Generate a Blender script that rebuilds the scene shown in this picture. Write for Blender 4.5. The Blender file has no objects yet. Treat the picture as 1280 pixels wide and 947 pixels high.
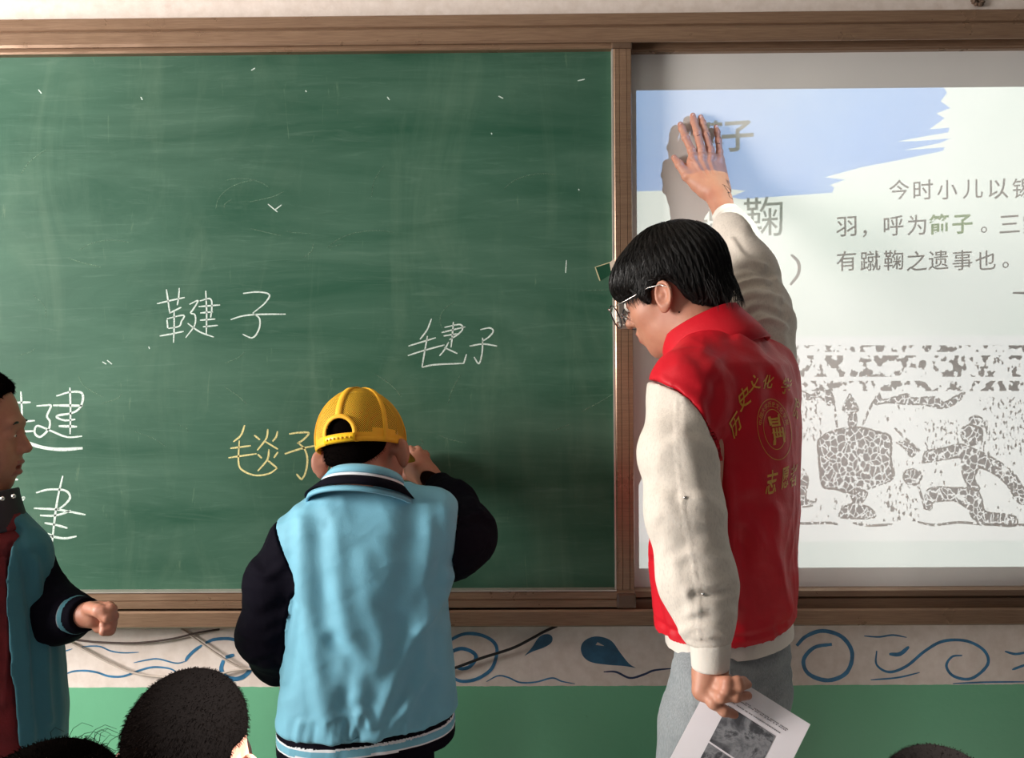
import bpy, bmesh, math, random
import numpy as np
from mathutils import Vector, Matrix
from mathutils.geometry import tessellate_polygon
from mathutils.bvhtree import BVHTree

# ------------------------------------------------------------------ camera, world, lights
SC = bpy.context.scene
COL = SC.collection
FPX, CX, CY = 962.0, 640.0, 473.5
CAM = Vector((0.0, -1.75, 1.44))
CR = Matrix.Rotation(math.radians(0.47), 3, 'Z') @ Matrix.Rotation(math.radians(90), 3, 'X') @ Matrix.Rotation(math.radians(-0.37), 3, 'Z')
cd = bpy.data.cameras.new('camera'); cam = bpy.data.objects.new('camera', cd); COL.objects.link(cam)
cd.sensor_width = 36.0; cd.lens = FPX / 1280 * 36.0; cd.clip_start = 0.05
cam.matrix_world = Matrix.Translation(CAM) @ CR.to_4x4()
SC.camera = cam
SC.view_settings.view_transform = 'Standard'; SC.view_settings.look = 'None'
SC.view_settings.gamma = 1.0; SC.view_settings.use_curve_mapping = False
SC.view_settings.exposure = 0.0

wd = bpy.data.worlds.new('world'); SC.world = wd; wd.use_nodes = True
wd.node_tree.nodes['Background'].inputs[0].default_value = (0.80, 0.88, 1.0, 1)
wd.node_tree.nodes['Background'].inputs[1].default_value = 0.10

def area(name, loc, aim, sx, sy, power, col=(1, 1, 1)):
    d = bpy.data.lights.new(name, 'AREA'); d.shape = 'RECTANGLE'; d.size = sx; d.size_y = sy
    d.energy = power; d.color = col
    o = bpy.data.objects.new(name, d); COL.objects.link(o); o.location = loc
    o.rotation_euler = (Vector(aim) - Vector(loc)).to_track_quat('-Z', 'Y').to_euler()
    return o
# daylight entering through the classroom windows in the left wall
area('window_daylight', (-2.62, -1.22, 1.80), (-0.2, -0.35, 1.2), 0.9, 1.0, 146, (1.0, 0.95, 0.90))
area('rear_window_daylight', (-2.55, -4.2, 2.0), (0.6, -0.2, 1.3), 1.9, 1.5, 11, (1.0, 0.96, 0.93))

# the ceiling projector's lamp; its picture is made by the slide parts built further down
PJ = Vector((1.30, -0.92, 2.42))
pd = bpy.data.lights.new('projector_lamp', 'SPOT'); pj = bpy.data.objects.new('projector_lamp', pd); COL.objects.link(pj)
pj.location = PJ; pd.spot_size = math.radians(158); pd.spot_blend = 0.0; pd.shadow_soft_size = 0.0
pd.energy = 32; pd.color = (0.93, 1.0, 1.0)
pj.rotation_euler = (math.radians(72), 0, 0)
pd.use_nodes = True
_nt = pd.node_tree; _em = [n for n in _nt.nodes if n.type == 'EMISSION'][0]
_ge = _nt.nodes.new('ShaderNodeNewGeometry'); _dt = _nt.nodes.new('ShaderNodeVectorMath'); _dt.operation = 'DOT_PRODUCT'
_dt.inputs[1].default_value = (0, 1, 0); _nt.links.new(_ge.outputs['Incoming'], _dt.inputs[0])
_ab = _nt.nodes.new('ShaderNodeMath'); _ab.operation = 'ABSOLUTE'; _nt.links.new(_dt.outputs['Value'], _ab.inputs[0])
_mx = _nt.nodes.new('ShaderNodeMath'); _mx.operation = 'MAXIMUM'; _mx.inputs[1].default_value = 0.22; _nt.links.new(_ab.outputs[0], _mx.inputs[0])
_pw = _nt.nodes.new('ShaderNodeMath'); _pw.operation = 'POWER'; _pw.inputs[1].default_value = -2.7; _nt.links.new(_mx.outputs[0], _pw.inputs[0])
_nt.links.new(_pw.outputs[0], _em.inputs['Strength'])

# ------------------------------------------------------------------ pixel <-> world helpers (only to choose positions)
CRi = CR.transposed()
def at(px, py, y=0.0):
    d = CR @ Vector(((px - CX) / FPX, -(py - CY) / FPX, -1.0))
    t = (y - CAM.y) / d.y
    return CAM + d * t
def pxm(y):                      # pixels per metre at depth y
    return FPX / (y - CAM.y)
_M = np.array(CRi)
def proj(co):
    q = (np.asarray(co) - np.array(CAM)) @ _M.T
    return CX + FPX * q[:, 0] / -q[:, 2], CY - FPX * q[:, 1] / -q[:, 2]

# ------------------------------------------------------------------ objects and tags
def link(o, parent=None):
    COL.objects.link(o)
    if parent is not None: o.parent = parent
    return o
def tag(o, label=None, cat=None, group=None, kind=None):
    if label: o['label'] = label
    if cat: o['category'] = cat
    if group: o['group'] = group
    if kind: o['kind'] = kind
    return o
def empty(name, loc, label=None, cat=None, group=None):
    o = bpy.data.objects.new(name, None); COL.objects.link(o); o.location = loc
    o.empty_display_size = 0.05
    return tag(o, label, cat, group)
def mesh_obj(name, verts, faces, mat, parent=None, smooth=False, base=None):
    """verts in world coordinates; base = origin of the parent (so that children keep their place)"""
    me = bpy.data.meshes.new(name)
    v = np.asarray(verts, dtype=float).reshape(-1, 3)
    off = np.array(parent_origin(parent)) if parent is not None else np.zeros(3)
    if parent is None and base is not None: off = np.array(base)
    me.from_pydata((v - off).tolist(), [], [tuple(int(i) for i in f) for f in faces])
    me.update()
    if mat is not None:
        for m in (mat if isinstance(mat, (list, tuple)) else [mat]): me.materials.append(m)
    if smooth: me.shade_smooth()
    o = bpy.data.objects.new(name, me)
    if parent is None and base is not None: o.location = base
    return link(o, parent)
def parent_origin(p):
    loc = Vector((0, 0, 0))
    while p is not None:
        loc = loc + Vector(p.location); p = p.parent
    return loc

class MB:
    """collects shapes for ONE mesh"""
    def __init__(s): s.v = []; s.f = []
    def add(s, v, f):
        n = len(s.v); s.v += [tuple(p) for p in v]; s.f += [tuple(i + n for i in q) for q in f]; return s
    def box(s, lo, hi, bev=0.0):
        bm = bmesh.new(); bmesh.ops.create_cube(bm, size=1)
        lo = Vector(lo); hi = Vector(hi); c = (lo + hi) / 2; d = hi - lo
        for v in bm.verts: v.co = Vector((v.co.x * d.x, v.co.y * d.y, v.co.z * d.z)) + c
        if bev > 0: bmesh.ops.bevel(bm, geom=list(bm.edges), offset=bev, segments=2, affect='EDGES', profile=0.6)
        bm.verts.index_update()
        s.add([v.co[:] for v in bm.verts], [[v.index for v in f.verts] for f in bm.faces]); bm.free(); return s
    def prism_x(s, prof, x0, x1):          # profile (y,z) extruded along x, closed with end caps
        n = len(prof)
        v = [(x0, p[0], p[1]) for p in prof] + [(x1, p[0], p[1]) for p in prof]
        f = [(i, (i + 1) % n, n + (i + 1) % n, n + i) for i in range(n)]
        t = tessellate_polygon([[Vector((p[0], p[1], 0)) for p in prof]])
        f += [tuple(q) for q in t] + [tuple(n + i for i in reversed(q)) for q in t]
        return s.add(v, f)
    def tube(s, pts, r, n=8, cap=True):
        pts = [Vector(p) for p in pts]; m = len(pts)
        rr = r if isinstance(r, (list, tuple, np.ndarray)) else [r] * m
        up = Vector((0.13, 0.21, 0.97)); v = []; f = []
        for i, p in enumerate(pts):
            t = (pts[min(i + 1, m - 1)] - pts[max(i - 1, 0)]).normalized()
            a = t.cross(up)
            if a.length < 1e-4: a = t.cross(Vector((1, 0, 0)))
            a.normalize(); b = t.cross(a)
            for k in range(n):
                w = 2 * math.pi * k / n; v.append(p + (a * math.cos(w) + b * math.sin(w)) * rr[i])
        for i in range(m - 1):
            for k in range(n):
                k2 = (k + 1) % n; f.append((i * n + k, i * n + k2, (i + 1) * n + k2, (i + 1) * n + k))
        if cap: f += [tuple(range(n)), tuple(reversed(range((m - 1) * n, m * n)))]
        return s.add(v, f)
    def ellipsoid(s, c, r, R=None, nu=14, nv=10):
        v = []; f = []
        for j in range(nv + 1):
            th = math.pi * j / nv
            for i in range(nu):
                ph = 2 * math.pi * i / nu
                p = Vector((r[0] * math.sin(th) * math.cos(ph), r[1] * math.sin(th) * math.sin(ph), r[2] * math.cos(th)))
                if R is not None: p = R @ p
                v.append(Vector(c) + p)
        for j in range(nv):
            for i in range(nu):
                i2 = (i + 1) % nu; f.append((j * nu + i, (j + 1) * nu + i, (j + 1) * nu + i2, j * nu + i2))
        return s.add(v, f)
    def build(s, name, mat, parent=None, smooth=False, base=None):
        return mesh_obj(name, s.v, s.f, mat, parent, smooth, base)

def smooth_line(pts, n=6):
    """Catmull-Rom through the points (tuples of any dimension)"""
    P = [np.array(p, float) for p in pts]
    if len(P) < 3: 
        return [P[0] + (P[-1] - P[0]) * t for t in np.linspace(0, 1, n + 1)]
    Q = [2 * P[0] - P[1]] + P + [2 * P[-1] - P[-2]]; out = []
    for i in range(1, len(Q) - 2):
        a, b, c, d = Q[i - 1], Q[i], Q[i + 1], Q[i + 2]
        for k in range(n):
            t = k / n
            out.append(0.5 * ((2 * b) + (-a + c) * t + (2 * a - 5 * b + 4 * c - d) * t * t + (-a + 3 * b - 3 * c + d) * t ** 3))
    out.append(P[-1]); return out

def ribbon2d(pts, w, taper=0.35, wob=0.0, rnd=None):
    """2D stroke outline: returns verts (2D), faces. w constant or list"""
    P = [np.array(p[:2], float) for p in pts]; m = len(P); v = []; f = []
    for i in range(m):
        t = P[min(i + 1, m - 1)] - P[max(i - 1, 0)]; L = np.hypot(*t) or 1.0; t = t / L; nrm = np.array([-t[1], t[0]])
        u = i / (m - 1)
        ww = (w[i] if hasattr(w, '__len__') else w) * (1 - taper * (abs(2 * u - 1) ** 4))
        if rnd: ww *= 1 + wob * (rnd.random() - 0.5)
        v += [P[i] + nrm * ww / 2, P[i] - nrm * ww / 2]
    for i in range(m - 1): f.append((2 * i, 2 * i + 1, 2 * i + 3, 2 * i + 2))
    return v, f

# ------------------------------------------------------------------ materials
def rgb(r, g, b):                 # sRGB 0..255 -> linear
    return tuple((c / 255 / 12.92) if c / 255 <= 0.04045 else ((c / 255 + 0.055) / 1.055) ** 2.4 for c in (r, g, b)) + (1,)
class NT:
    def __init__(s, name):
        s.m = bpy.data.materials.new(name); s.m.use_nodes = True; s.t = s.m.node_tree
        s.b = s.t.nodes['Principled BSDF']; s.out = s.t.nodes['Material Output']
        s.co = s.t.nodes.new('ShaderNodeTexCoord')
    def n(s, typ, **kw):
        nd = s.t.nodes.new(typ)
        for k, v in kw.items(): setattr(nd, k, v)
        return nd
    def l(s, a, b): s.t.links.new(a, b)
    def mapping(s, scale=(1, 1, 1), rot=(0, 0, 0), loc=(0, 0, 0), src='Object'):
        mp = s.n('ShaderNodeMapping'); mp.inputs['Scale'].default_value = scale; mp.inputs['Rotation'].default_value = rot
        mp.inputs['Location'].default_value = loc; s.l(s.co.outputs[src], mp.inputs[0]); return mp.outputs[0]
    def noise(s, scale, detail=4, rough=0.55, vec=None, dist=0.0):
        nd = s.n('ShaderNodeTexNoise'); nd.inputs['Scale'].default_value = scale; nd.inputs['Detail'].default_value = detail
        nd.inputs['Roughness'].default_value = rough; nd.inputs['Distortion'].default_value = dist
        s.l(vec if vec is not None else s.co.outputs['Object'], nd.inputs['Vector']); return nd.outputs['Fac']
    def ramp(s, fac, stops, interp='LINEAR'):
        r = s.n('ShaderNodeValToRGB'); r.color_ramp.interpolation = interp; e = r.color_ramp.elements
        while len(e) < len(stops): e.new(0.5)
        for i, (p, c) in enumerate(stops):
            e[i].position = p; e[i].color = c if len(c) == 4 else (*c, 1)
        s.l(fac, r.inputs[0]); return r.outputs[0]
    def mix(s, fac, a, b, mode='MIX'):
        m = s.n('ShaderNodeMix', data_type='RGBA', blend_type=mode)
        for i, x in ((0, fac), (6, a), (7, b)):
            if hasattr(x, 'is_linked'): s.l(x, m.inputs[i])
            else: m.inputs[i].default_value = x
        return m.outputs[2]
    def math(s, op, a, b=0.0):
        m = s.n('ShaderNodeMath', operation=op)
        for i, x in ((0, a), (1, b)):
            if hasattr(x, 'is_linked'): s.l(x, m.inputs[i])
            else: m.inputs[i].default_value = x
        return m.outputs[0]
    def bump(s, h, strength=0.3, dist=0.002):
        b = s.n('ShaderNodeBump'); b.inputs['Strength'].default_value = strength; b.inputs['Distance'].default_value = dist
        s.l(h, b.inputs['Height']); s.l(b.outputs[0], s.b.inputs['Normal']); return b
    def col(s, c):
        if hasattr(c, 'is_linked'): s.l(c, s.b.inputs['Base Color'])
        else: s.b.inputs['Base Color'].default_value = c
    def set(s, **kw):
        for k, v in kw.items():
            i = s.b.inputs[k.replace('_', ' ')]
            if hasattr(v, 'is_linked'): s.l(v, i)
            else: i.default_value = v
        return s

W1 = (1, 1, 1, 1); K1 = (0, 0, 0, 1)
def simple(name, c, rough=0.6, var=0.12, vscale=30, bump=0.0, bscale=200, **kw):
    s = NT(name); f = s.noise(vscale)
    c2 = tuple(x * (1 - var) for x in c[:3]) + (1,); c3 = tuple(min(1, x * (1 + var)) for x in c[:3]) + (1,)
    s.col(s.ramp(f, [(0.3, c2), (0.7, c3)])); s.set(Roughness=rough, **kw)
    if bump: s.bump(s.noise(bscale, 3), bump, 0.001)
    return s.m
def cloth(name, c, rough=0.85, var=0.08, weave=900, bs=0.25, sheen=0.15, fleck=None):
    s = NT(name); f = s.noise(14, 5)
    c2 = tuple(x * (1 - var) for x in c[:3]) + (1,); c3 = tuple(min(1, x * (1 + var)) for x in c[:3]) + (1,)
    base = s.ramp(f, [(0.3, c2), (0.7, c3)])
    if fleck:
        g = s.noise(420, 2, 0.5, s.mapping((1, 1, 0.35)))
        base = s.mix(s.ramp(g, [(0.48, K1), (0.66, W1)]), base, fleck)
    s.col(base); s.set(Roughness=rough)
    s.b.inputs['Sheen Weight'].default_value = sheen
    w1 = s.n('ShaderNodeTexNoise'); w1.inputs['Scale'].default_value = weave; s.l(s.co.outputs['Object'], w1.inputs['Vector'])
    h = s.math('ADD', w1.outputs['Fac'], s.math('MULTIPLY', s.noise(60, 3), 2.0))
    s.bump(h, bs, 0.0012); return s.m
def skin(name, c, red, sub=0.12):
    s = NT(name); f = s.noise(26, 4); 
    s.col(s.ramp(f, [(0.3, red), (0.65, c)])); s.set(Roughness=0.52)
    s.b.inputs['Subsurface Weight'].default_value = sub; s.b.inputs['Subsurface Radius'].default_value = (0.6, 0.2, 0.1)
    s.b.inputs['Subsurface Scale'].default_value = 0.012
    s.bump(s.noise(420, 3), 0.14, 0.0006); return s.m
def see_through(name, color, pattern=None):
    """film that lets part of the light pass (projector slide); pattern: function(NT)->0..1 mask of ink"""
    s = NT(name); tr = s.n('ShaderNodeBsdfTransparent'); tr.inputs[0].default_value = color
    if pattern: s.l(s.mix(pattern(s), W1, color), tr.inputs[0])
    s.l(tr.outputs[0], s.out.inputs[0]); return s.m
# ================================================================== ROOM
YW = 0.035                                       # wall face behind the boards
ZG = at(700, 857, YW).z                          # top of the green dado
ZT = at(640, 784, YW).z
def wall_mat():
    s = NT('painted_wall'); sep = s.n('ShaderNodeSeparateXYZ'); s.l(s.co.outputs['Object'], sep.inputs[0])
    n1 = s.noise(1.6, 5); n2 = s.noise(45, 4)
    cream = s.mix(s.ramp(n2, [(0.35, K1), (0.75, W1)]), rgb(214, 200, 190), rgb(228, 216, 208))
    cream = s.mix(s.ramp(s.noise(7, 6, 0.7), [(0.62, K1), (0.8, (0.55,) * 3)]), cream, rgb(170, 140, 125))
    green = s.mix(s.ramp(n1, [(0.3, K1), (0.7, W1)]), rgb(104, 172, 134), rgb(112, 182, 143))
    green = s.mix(s.ramp(s.noise(30, 5, 0.7), [(0.66, K1), (0.76, (0.4,) * 3)]), green, rgb(80, 130, 100))
    z = s.math('ADD', sep.outputs['Z'], s.math('MULTIPLY', s.noise(35, 2), 0.004))
    s.col(s.mix(s.math('GREATER_THAN', z, ZG + 0.002), green, cream))
    r = s.mix(s.math('GREATER_THAN', z, ZG), (0.42,) * 3 + (1,), (0.75,) * 3 + (1,)); s.l(r, s.b.inputs['Roughness'])
    s.bump(s.math('ADD', s.noise(9, 5), s.math('MULTIPLY', n2, 0.25)), 0.35, 0.006); return s.m
M_wall = wall_mat()
wall = MB().box((-2.75, YW, 0), (3.4, YW + 0.2, 3.1)).build('wall_front', M_wall); wall['kind'] = 'structure'
def struct(o): o['kind'] = 'structure'; return o
struct(MB().box((-2.75, -6.2, -0.1), (3.4, YW + 0.2, 0)).build('floor', simple('floor_terrazzo', rgb(120, 112, 104), 0.5, 0.2, 60)))
struct(MB().box((-2.75, -6.2, 3.1), (3.4, YW + 0.2, 3.2)).build('ceiling', simple('ceiling_paint', rgb(205, 200, 192), 0.9, 0.04)))
M_side = M_wall
# left wall with two window openings
lw = MB()
X0, X1 = -2.55, -2.35
for (y0, y1, z0, z1) in ((-6.2, YW, 0, 1.0), (-6.2, YW, 2.75, 3.1), (-0.28, YW, 1.0, 2.75), (-2.9, -2.1, 1.0, 2.75), (-6.2, -5.2, 1.0, 2.75)):
    lw.box((X0, y0, z0), (X1, y1, z1))
struct(lw.build('wall_left', M_side))
M_alu = simple('window_aluminium', rgb(190, 188, 184), 0.4, 0.05)
M_glass = NT('window_glass'); M_glass.set(Roughness=0.02, IOR=1.45); M_glass.b.inputs['Transmission Weight'].default_value = 1.0
for i, (y0, y1) in enumerate(((-2.1, -0.28), (-5.2, -2.9))):
    m = MB(); xm = X0 + 0.08
    for (a, b, c, d) in ((y0, y0 + .05, 1.0, 2.75), (y1 - .05, y1, 1.0, 2.75), (y0, y1, 1.0, 1.05), (y0, y1, 2.70, 2.75)):
        m.box((xm - .03, a, c), (xm + .03, b, d), 0.004)
    for k in (1, 2): 
        yy = y0 + (y1 - y0) * k / 3; m.box((xm - .02, yy - .018, 1.03), (xm + .02, yy + .018, 2.72))
    m.build('window_%d' % (i + 1), M_alu)['kind'] = 'structure'

# ---------------------------------------------------------------- brown aluminium frames
def alu_mat():
    s = NT('brown_aluminium'); v = s.mapping((3, 60, 60)); g = s.noise(6, 5, 0.6, v)
    c = s.mix(s.ramp(g, [(0.3, K1), (0.7, W1)]), rgb(126, 98, 78), rgb(148, 120, 97))
    c = s.mix(s.ramp(s.noise(55, 6, 0.75), [(0.70, K1), (0.78, (0.6,) * 3)]), c, rgb(190, 172, 155))
    s.col(c); s.set(Metallic=0.35, Roughness=s.ramp(s.noise(12, 5), [(0.3, (0.24,) * 3), (0.7, (0.42,) * 3)]))
    s.bump(s.noise(10, 3, 0.6, v), 0.1, 0.001); return s.m
M_alu_b = alu_mat()
M_dark = simple('dark_gap', rgb(38, 26, 20), 0.7)
M_edge = simple('bare_aluminium_edge', rgb(205, 195, 185), 0.35, 0.1, Metallic=0.6)
BX0, BX1 = -2.05, 2.32                            # frame extents
def rail(name, prof, x0, x1, parent, mat=M_alu_b): return MB().prism_x(prof, x0, x1).build(name, mat, parent)

tf = empty('board_frame', (0.1, YW, ZT), 'brown aluminium outer frame with sliding rails around chalkboard and screen', 'frame')
zt = [at(640, p, -0.052).z for p in (14.5, 32, 53.5)]
# upper rail: two steps with a groove
pr = [(YW, zt[0]), (-.040, zt[0]), (-.047, zt[0] - .004), (-.047, zt[1] + .003), (-.043, zt[1]), (-.048, zt[1] - .003), (-.052, zt[1] - .008), (-.052, zt[2] + .006), (-.050, zt[2]), (-.046, zt[2]), (-.046, zt[2] + .012), (YW, zt[2] + .012)]
rail('top_rail', pr, BX0, BX1, tf)
MB().box((BX0, -.020, zt[2] - .004), (BX1, YW, zt[2] + .013)).build('upper_track', M_alu_b, tf)
zb = [at(640, p, -0.054).z for p in (762.5, 784)]
pr = [(YW, zb[0] - .03), (-.045, zb[0] - .03), (-.045, zb[0] - .002), (-.050, zb[0]), (-.054, zb[0] - .004), (-.054, zb[1] + .004), (-.049, zb[1]), (YW, zb[1])]
rail('bottom_rail', pr, BX0, BX1, tf)
MB().box((BX0, -.018, zb[0] - .028), (BX1, YW, zb[0] + .012)).build('lower_track', M_alu_b, tf)
for xx in (BX0, BX1 - .05):
    MB().box((xx, -.054, zb[1]), (xx + .05, YW, zt[0]), .004).build('side_rail', M_alu_b, tf)

# ---------------------------------------------------------------- projection screen (white sliding board)
ps = empty('projection_screen', (at(797, 700, 0).x, 0, at(797, 735, 0).z), 'white projection whiteboard with lit slide beside the green chalkboard', 'screen')
s = NT('white_screen'); s.col(s.ramp(s.noise(3, 5), [(0.3, rgb(216, 213, 210)), (0.7, rgb(222, 219, 215))])); s.set(Roughness=0.55); M_screen = s.m
zs0, zs1 = at(1100, 735, 0).z, at(900, 66, 0).z
MB().box((at(700, 400, 0).x, 0.0, zs0), (BX1 - .05, 0.02, zs1)).build('screen_surface', M_screen, ps)
rail('screen_frame_top', [(0.03, zs1 - .002), (-.012, zs1 - .002), (-.014, zs1 + .006), (-.010, zt[2] + .01), (0.03, zt[2] + .01)], at(700, 60, 0).x, BX1 - .05, ps)
rail('screen_frame_bottom', [(0.03, zs0 + .004), (-.010, zs0 + .005), (-.018, zs0 + .0), (-.020, zs0 - .012), (-.012, zs0 - .018), (0.03, zs0 - .018)], at(700, 60, 0).x, BX1 - .05, ps)

# ---------------------------------------------------------------- green chalkboard
YB = -0.030; YF = -0.045
gb = empty('green_chalkboard', (-0.6, YB, at(640, 762, YF).z), 'large green sliding chalkboard covered in chalk smears and handwriting', 'chalkboard')
def board_mat():
    s = NT('chalkboard_green')
    base = s.ramp(s.noise(1.3, 4, 0.5), [(0.3, rgb(27, 68, 50)), (0.7, rgb(38, 82, 63))])
    v1 = s.mapping((0.8, 1, 4.2), (0, 0.12, 0)); n1 = s.noise(1.7, 6, 0.62, v1, 0.6)
    v2 = s.mapping((4.0, 1, 0.9), (0, 0.2, 0)); n2 = s.noise(2.4, 6, 0.65, v2, 1.2)
    c = s.mix(s.ramp(n1, [(0.32, (.03,) * 3), (0.72, (0.36,) * 3)]), base, rgb(112, 142, 124))
    c = s.mix(s.ramp(n2, [(0.50, K1), (0.84, (0.15,) * 3)]), c, rgb(135, 155, 130))
    # fine swiping strokes of the eraser
    v3 = s.mapping((1.2, 1, 14), (0, -0.35, 0)); n3 = s.noise(4, 8, 0.7, v3, 1.5)
    c = s.mix(s.ramp(n3, [(0.54, K1), (0.80, (0.12,) * 3)]), c, rgb(150, 172, 156))
    v4 = s.mapping((9, 1, 1.1), (0, 0.1, 0)); n4 = s.noise(5, 8, 0.7, v4, 0.8)
    c = s.mix(s.ramp(n4, [(0.64, K1), (0.80, (0.22,) * 3)]), c, rgb(185, 200, 160))
    # specks of chalk
    n5 = s.noise(38, 3, 0.6); c = s.mix(s.ramp(n5, [(0.765, K1), (0.79, (0.5,) * 3)]), c, rgb(205, 215, 195))
    s.col(c); s.set(Roughness=s.ramp(n1, [(0.3, (0.5,) * 3), (0.7, (0.7,) * 3)])); s.b.inputs['Specular IOR Level'].default_value = 0.16
    return s.m
M_board = board_mat()
xe = at(764.5, 68, YB).x; xe2 = at(769.5, 735, YB).x; xg = (xe + xe2) / 2
gz0, gz1 = at(640, 735, YB).z, at(500, 67, YB).z
MB().box((BX0 + .05, YB, gz0 - .01), (xg + .01, YB + .02, gz1 + .01)).build('board_surface', M_board, gb)
xr = at(791.5, 400, YF).x
zft = at(500, 56.5, YF).z; zfb = at(500, 760, YF).z
# frame strips with a grooved profile
rail('frame_top', [(YB + .02, gz1), (YF, gz1), (YF - .002, gz1 + .004), (YF, zft), (YB + .02, zft)], BX0 + .05, xr, gb)
rail('frame_bottom', [(YB + .02, gz0), (YF + .002, gz0), (YF - .005, gz0 - .004), (YF - .006, gz0 - .018), (YF - .003, gz0 - .020), (YF - .006, gz0 - .022), (YF - .006, zfb + .003), (YF, zfb), (YB + .02, zfb)], BX0 + .05, xr - .002, gb)
m = MB(); nst = 7; ws = (xr - xg)
pv = [(0, 0), (0, .012), (.10, .015), (.14, .0145), (.33, .0145), (.35, .013), (.37, .0145), (.72, .0145), (.74, .013), (.76, .0145), (.96, .014), (1, .010), (1, -.01), (0, -.01)]
vv = []; ff = []; k = len(pv)
for z in (zfb + .03, gz1): vv += [(xg + a * ws, YB - d - .001, z) for a, d in pv]
ff = [(i, k + i, k + (i + 1) % k, (i + 1) % k) for i in range(k)]
t = tessellate_polygon([[Vector((p[0], p[1], 0)) for p in pv]]); ff += [tuple(q) for q in t] + [tuple(k + i for i in reversed(q)) for q in t]
m.add(vv, ff); m.build('frame_right', M_alu_b, gb)
M_corner = simple('corner_plastic', rgb(96, 74, 58), 0.35, 0.1)
MB().box((xg - .001, YF - .008, zfb - .001), (xr + .002, YB, zfb + .034), .006).build('frame_corner', M_corner, gb)
MB().box((xg - .003, YF - .004, gz1 - .001), (xr + .001, YB, zft + .001), .003).build('frame_corner', M_corner, gb)
MB().box((xg - .0022, YF + .0005, gz0), (xg + .0006, YB, gz1)).build('edge_strip', M_edge, gb)
MB().box((BX0 + .06, YF - .0065, gz0 - .0015), (xg, YB, gz0 + .0012)).build('edge_strip', M_edge, gb)

def px_ribbons(name, strokes, y, wpx, mat, parent, thick=0.0004, taper=0.35, wob=0.2, seed=1, label=None, n=6):
    """flat hand-drawn marks: strokes given as pixel polylines, laid on the plane y"""
    rnd = random.Random(seed); mb = MB()
    for st in strokes:
        w = wpx
        if isinstance(st[0], (int, float)): w = st[0] if st[0] else wpx; st = st[1:]
        pts = [at(p[0], p[1], y) for p in smooth_line(st, n)]
        v, f = ribbon2d([(p.x, p.z) for p in pts], w / pxm(y), taper, wob, rnd)
        N = len(v); v3 = [(q[0], y - thick, q[1]) for q in v] + [(q[0], y, q[1]) for q in v]
        m2 = N // 2
        side = [(2 * i, 2 * i + 2, N + 2 * i + 2, N + 2 * i) for i in range(m2 - 1)] + [(2 * i + 1, N + 2 * i + 1, N + 2 * i + 3, 2 * i + 3) for i in range(m2 - 1)]
        mb.add(v3, f + side)
    o = mb.build(name, mat, parent)
    if label: o['label'] = label
    return o
def px_poly(mb, pts, y, thick=0.0004):
    P = [at(p[0], p[1], y) for p in pts]; n = len(P)
    t = tessellate_polygon([P])
    mb.add([(p.x, y - thick, p.z) for p in P] + [(p.x, y, p.z) for p in P], [tuple(q) for q in t] + [(i, (i + 1) % n, n + (i + 1) % n, n + i) for i in range(n)])
    return mb
def chalk_mat(name, c, cut=0.34):
    s = NT(name); s.col(c); s.set(Roughness=0.95)
    tr = s.n('ShaderNodeBsdfTransparent'); mx = s.n('ShaderNodeMixShader')
    s.l(s.ramp(s.noise(520, 3, 0.7), [(cut, (0.25,) * 3), (cut + .14, W1)]), mx.inputs[0]); s.l(tr.outputs[0], mx.inputs[1]); s.l(s.b.outputs[0], mx.inputs[2])
    s.l(mx.outputs[0], s.out.inputs[0]); return s.m
M_chalk = chalk_mat('white_chalk', rgb(204, 218, 210)); M_chalky = chalk_mat('yellow_chalk', rgb(226, 214, 150))
M_dust = chalk_mat('chalk_dust', rgb(150, 172, 150), 0.5)
def Z(ox, oy, k, strokes):
    out = []
    for st in strokes:
        w = []
        if isinstance(st[0], (int, float)): w = [st[0]]; st = st[1:]
        out.append(w + [(ox + x * k, oy + y * k) for x, y in st])
    return out
k4 = 460 / 1280
px_ribbons('chalk_character', Z(180, 340, k4, [[(45, 110), (95, 98), (142, 88)], [(78, 60), (84, 100), (90, 143)], [(123, 55), (121, 85), (116, 115)], [(88, 143), (130, 122)],
    [(80, 165), (83, 195)], [(80, 162), (138, 150), (130, 172), (122, 188), (85, 196)], [(105, 137), (105, 190), (103, 245)], [(55, 222), (100, 214), (138, 206)],
    [(158, 112), (188, 99), (172, 128), (163, 142), (178, 150), (176, 185), (145, 228)], [(152, 178), (195, 208), (243, 226)],
    [(194, 100), (231, 93), (236, 125), (232, 158)], [(190, 120), (265, 114)], [(196, 142), (240, 138)], [(195, 167), (248, 163)], [(205, 190), (257, 185)], [(215, 65), (218, 140), (217, 216)]]),
    YB, 1.9, M_chalk, gb, label='white chalk character written small and upright')
px_ribbons('chalk_character', Z(180, 340, k4, [[(345, 74), (395, 69), (436, 78), (420, 108), (378, 143)], [(302, 165), (345, 152), (400, 147), (493, 146)], [(378, 143), (402, 162), (400, 198), (378, 228), (343, 216)]]),
    YB, 1.9, M_chalk, gb, seed=2)
px_ribbons('chalk_character', Z(180, 340, k4, [[(1000, 162), (985, 200), (960, 234)], [(920, 257), (1015, 228)], [(918, 290), (975, 272), (1045, 253)],
    [(986, 222), (976, 278), (967, 330)], [(967, 331), (1010, 322), (1112, 317)], [(1112, 318), (1122, 285)], [(1035, 210), (1118, 190)], [(1045, 192), (1098, 182), (1108, 198), (1090, 218), (1062, 235)],
    [(1076, 173), (1073, 215), (1068, 262)], [(1042, 222), (1090, 214)], [(1060, 243), (1045, 270), (1028, 291)], [(1045, 262), (1090, 283)]]), YB, 1.9, M_chalk, gb, seed=3)
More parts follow.
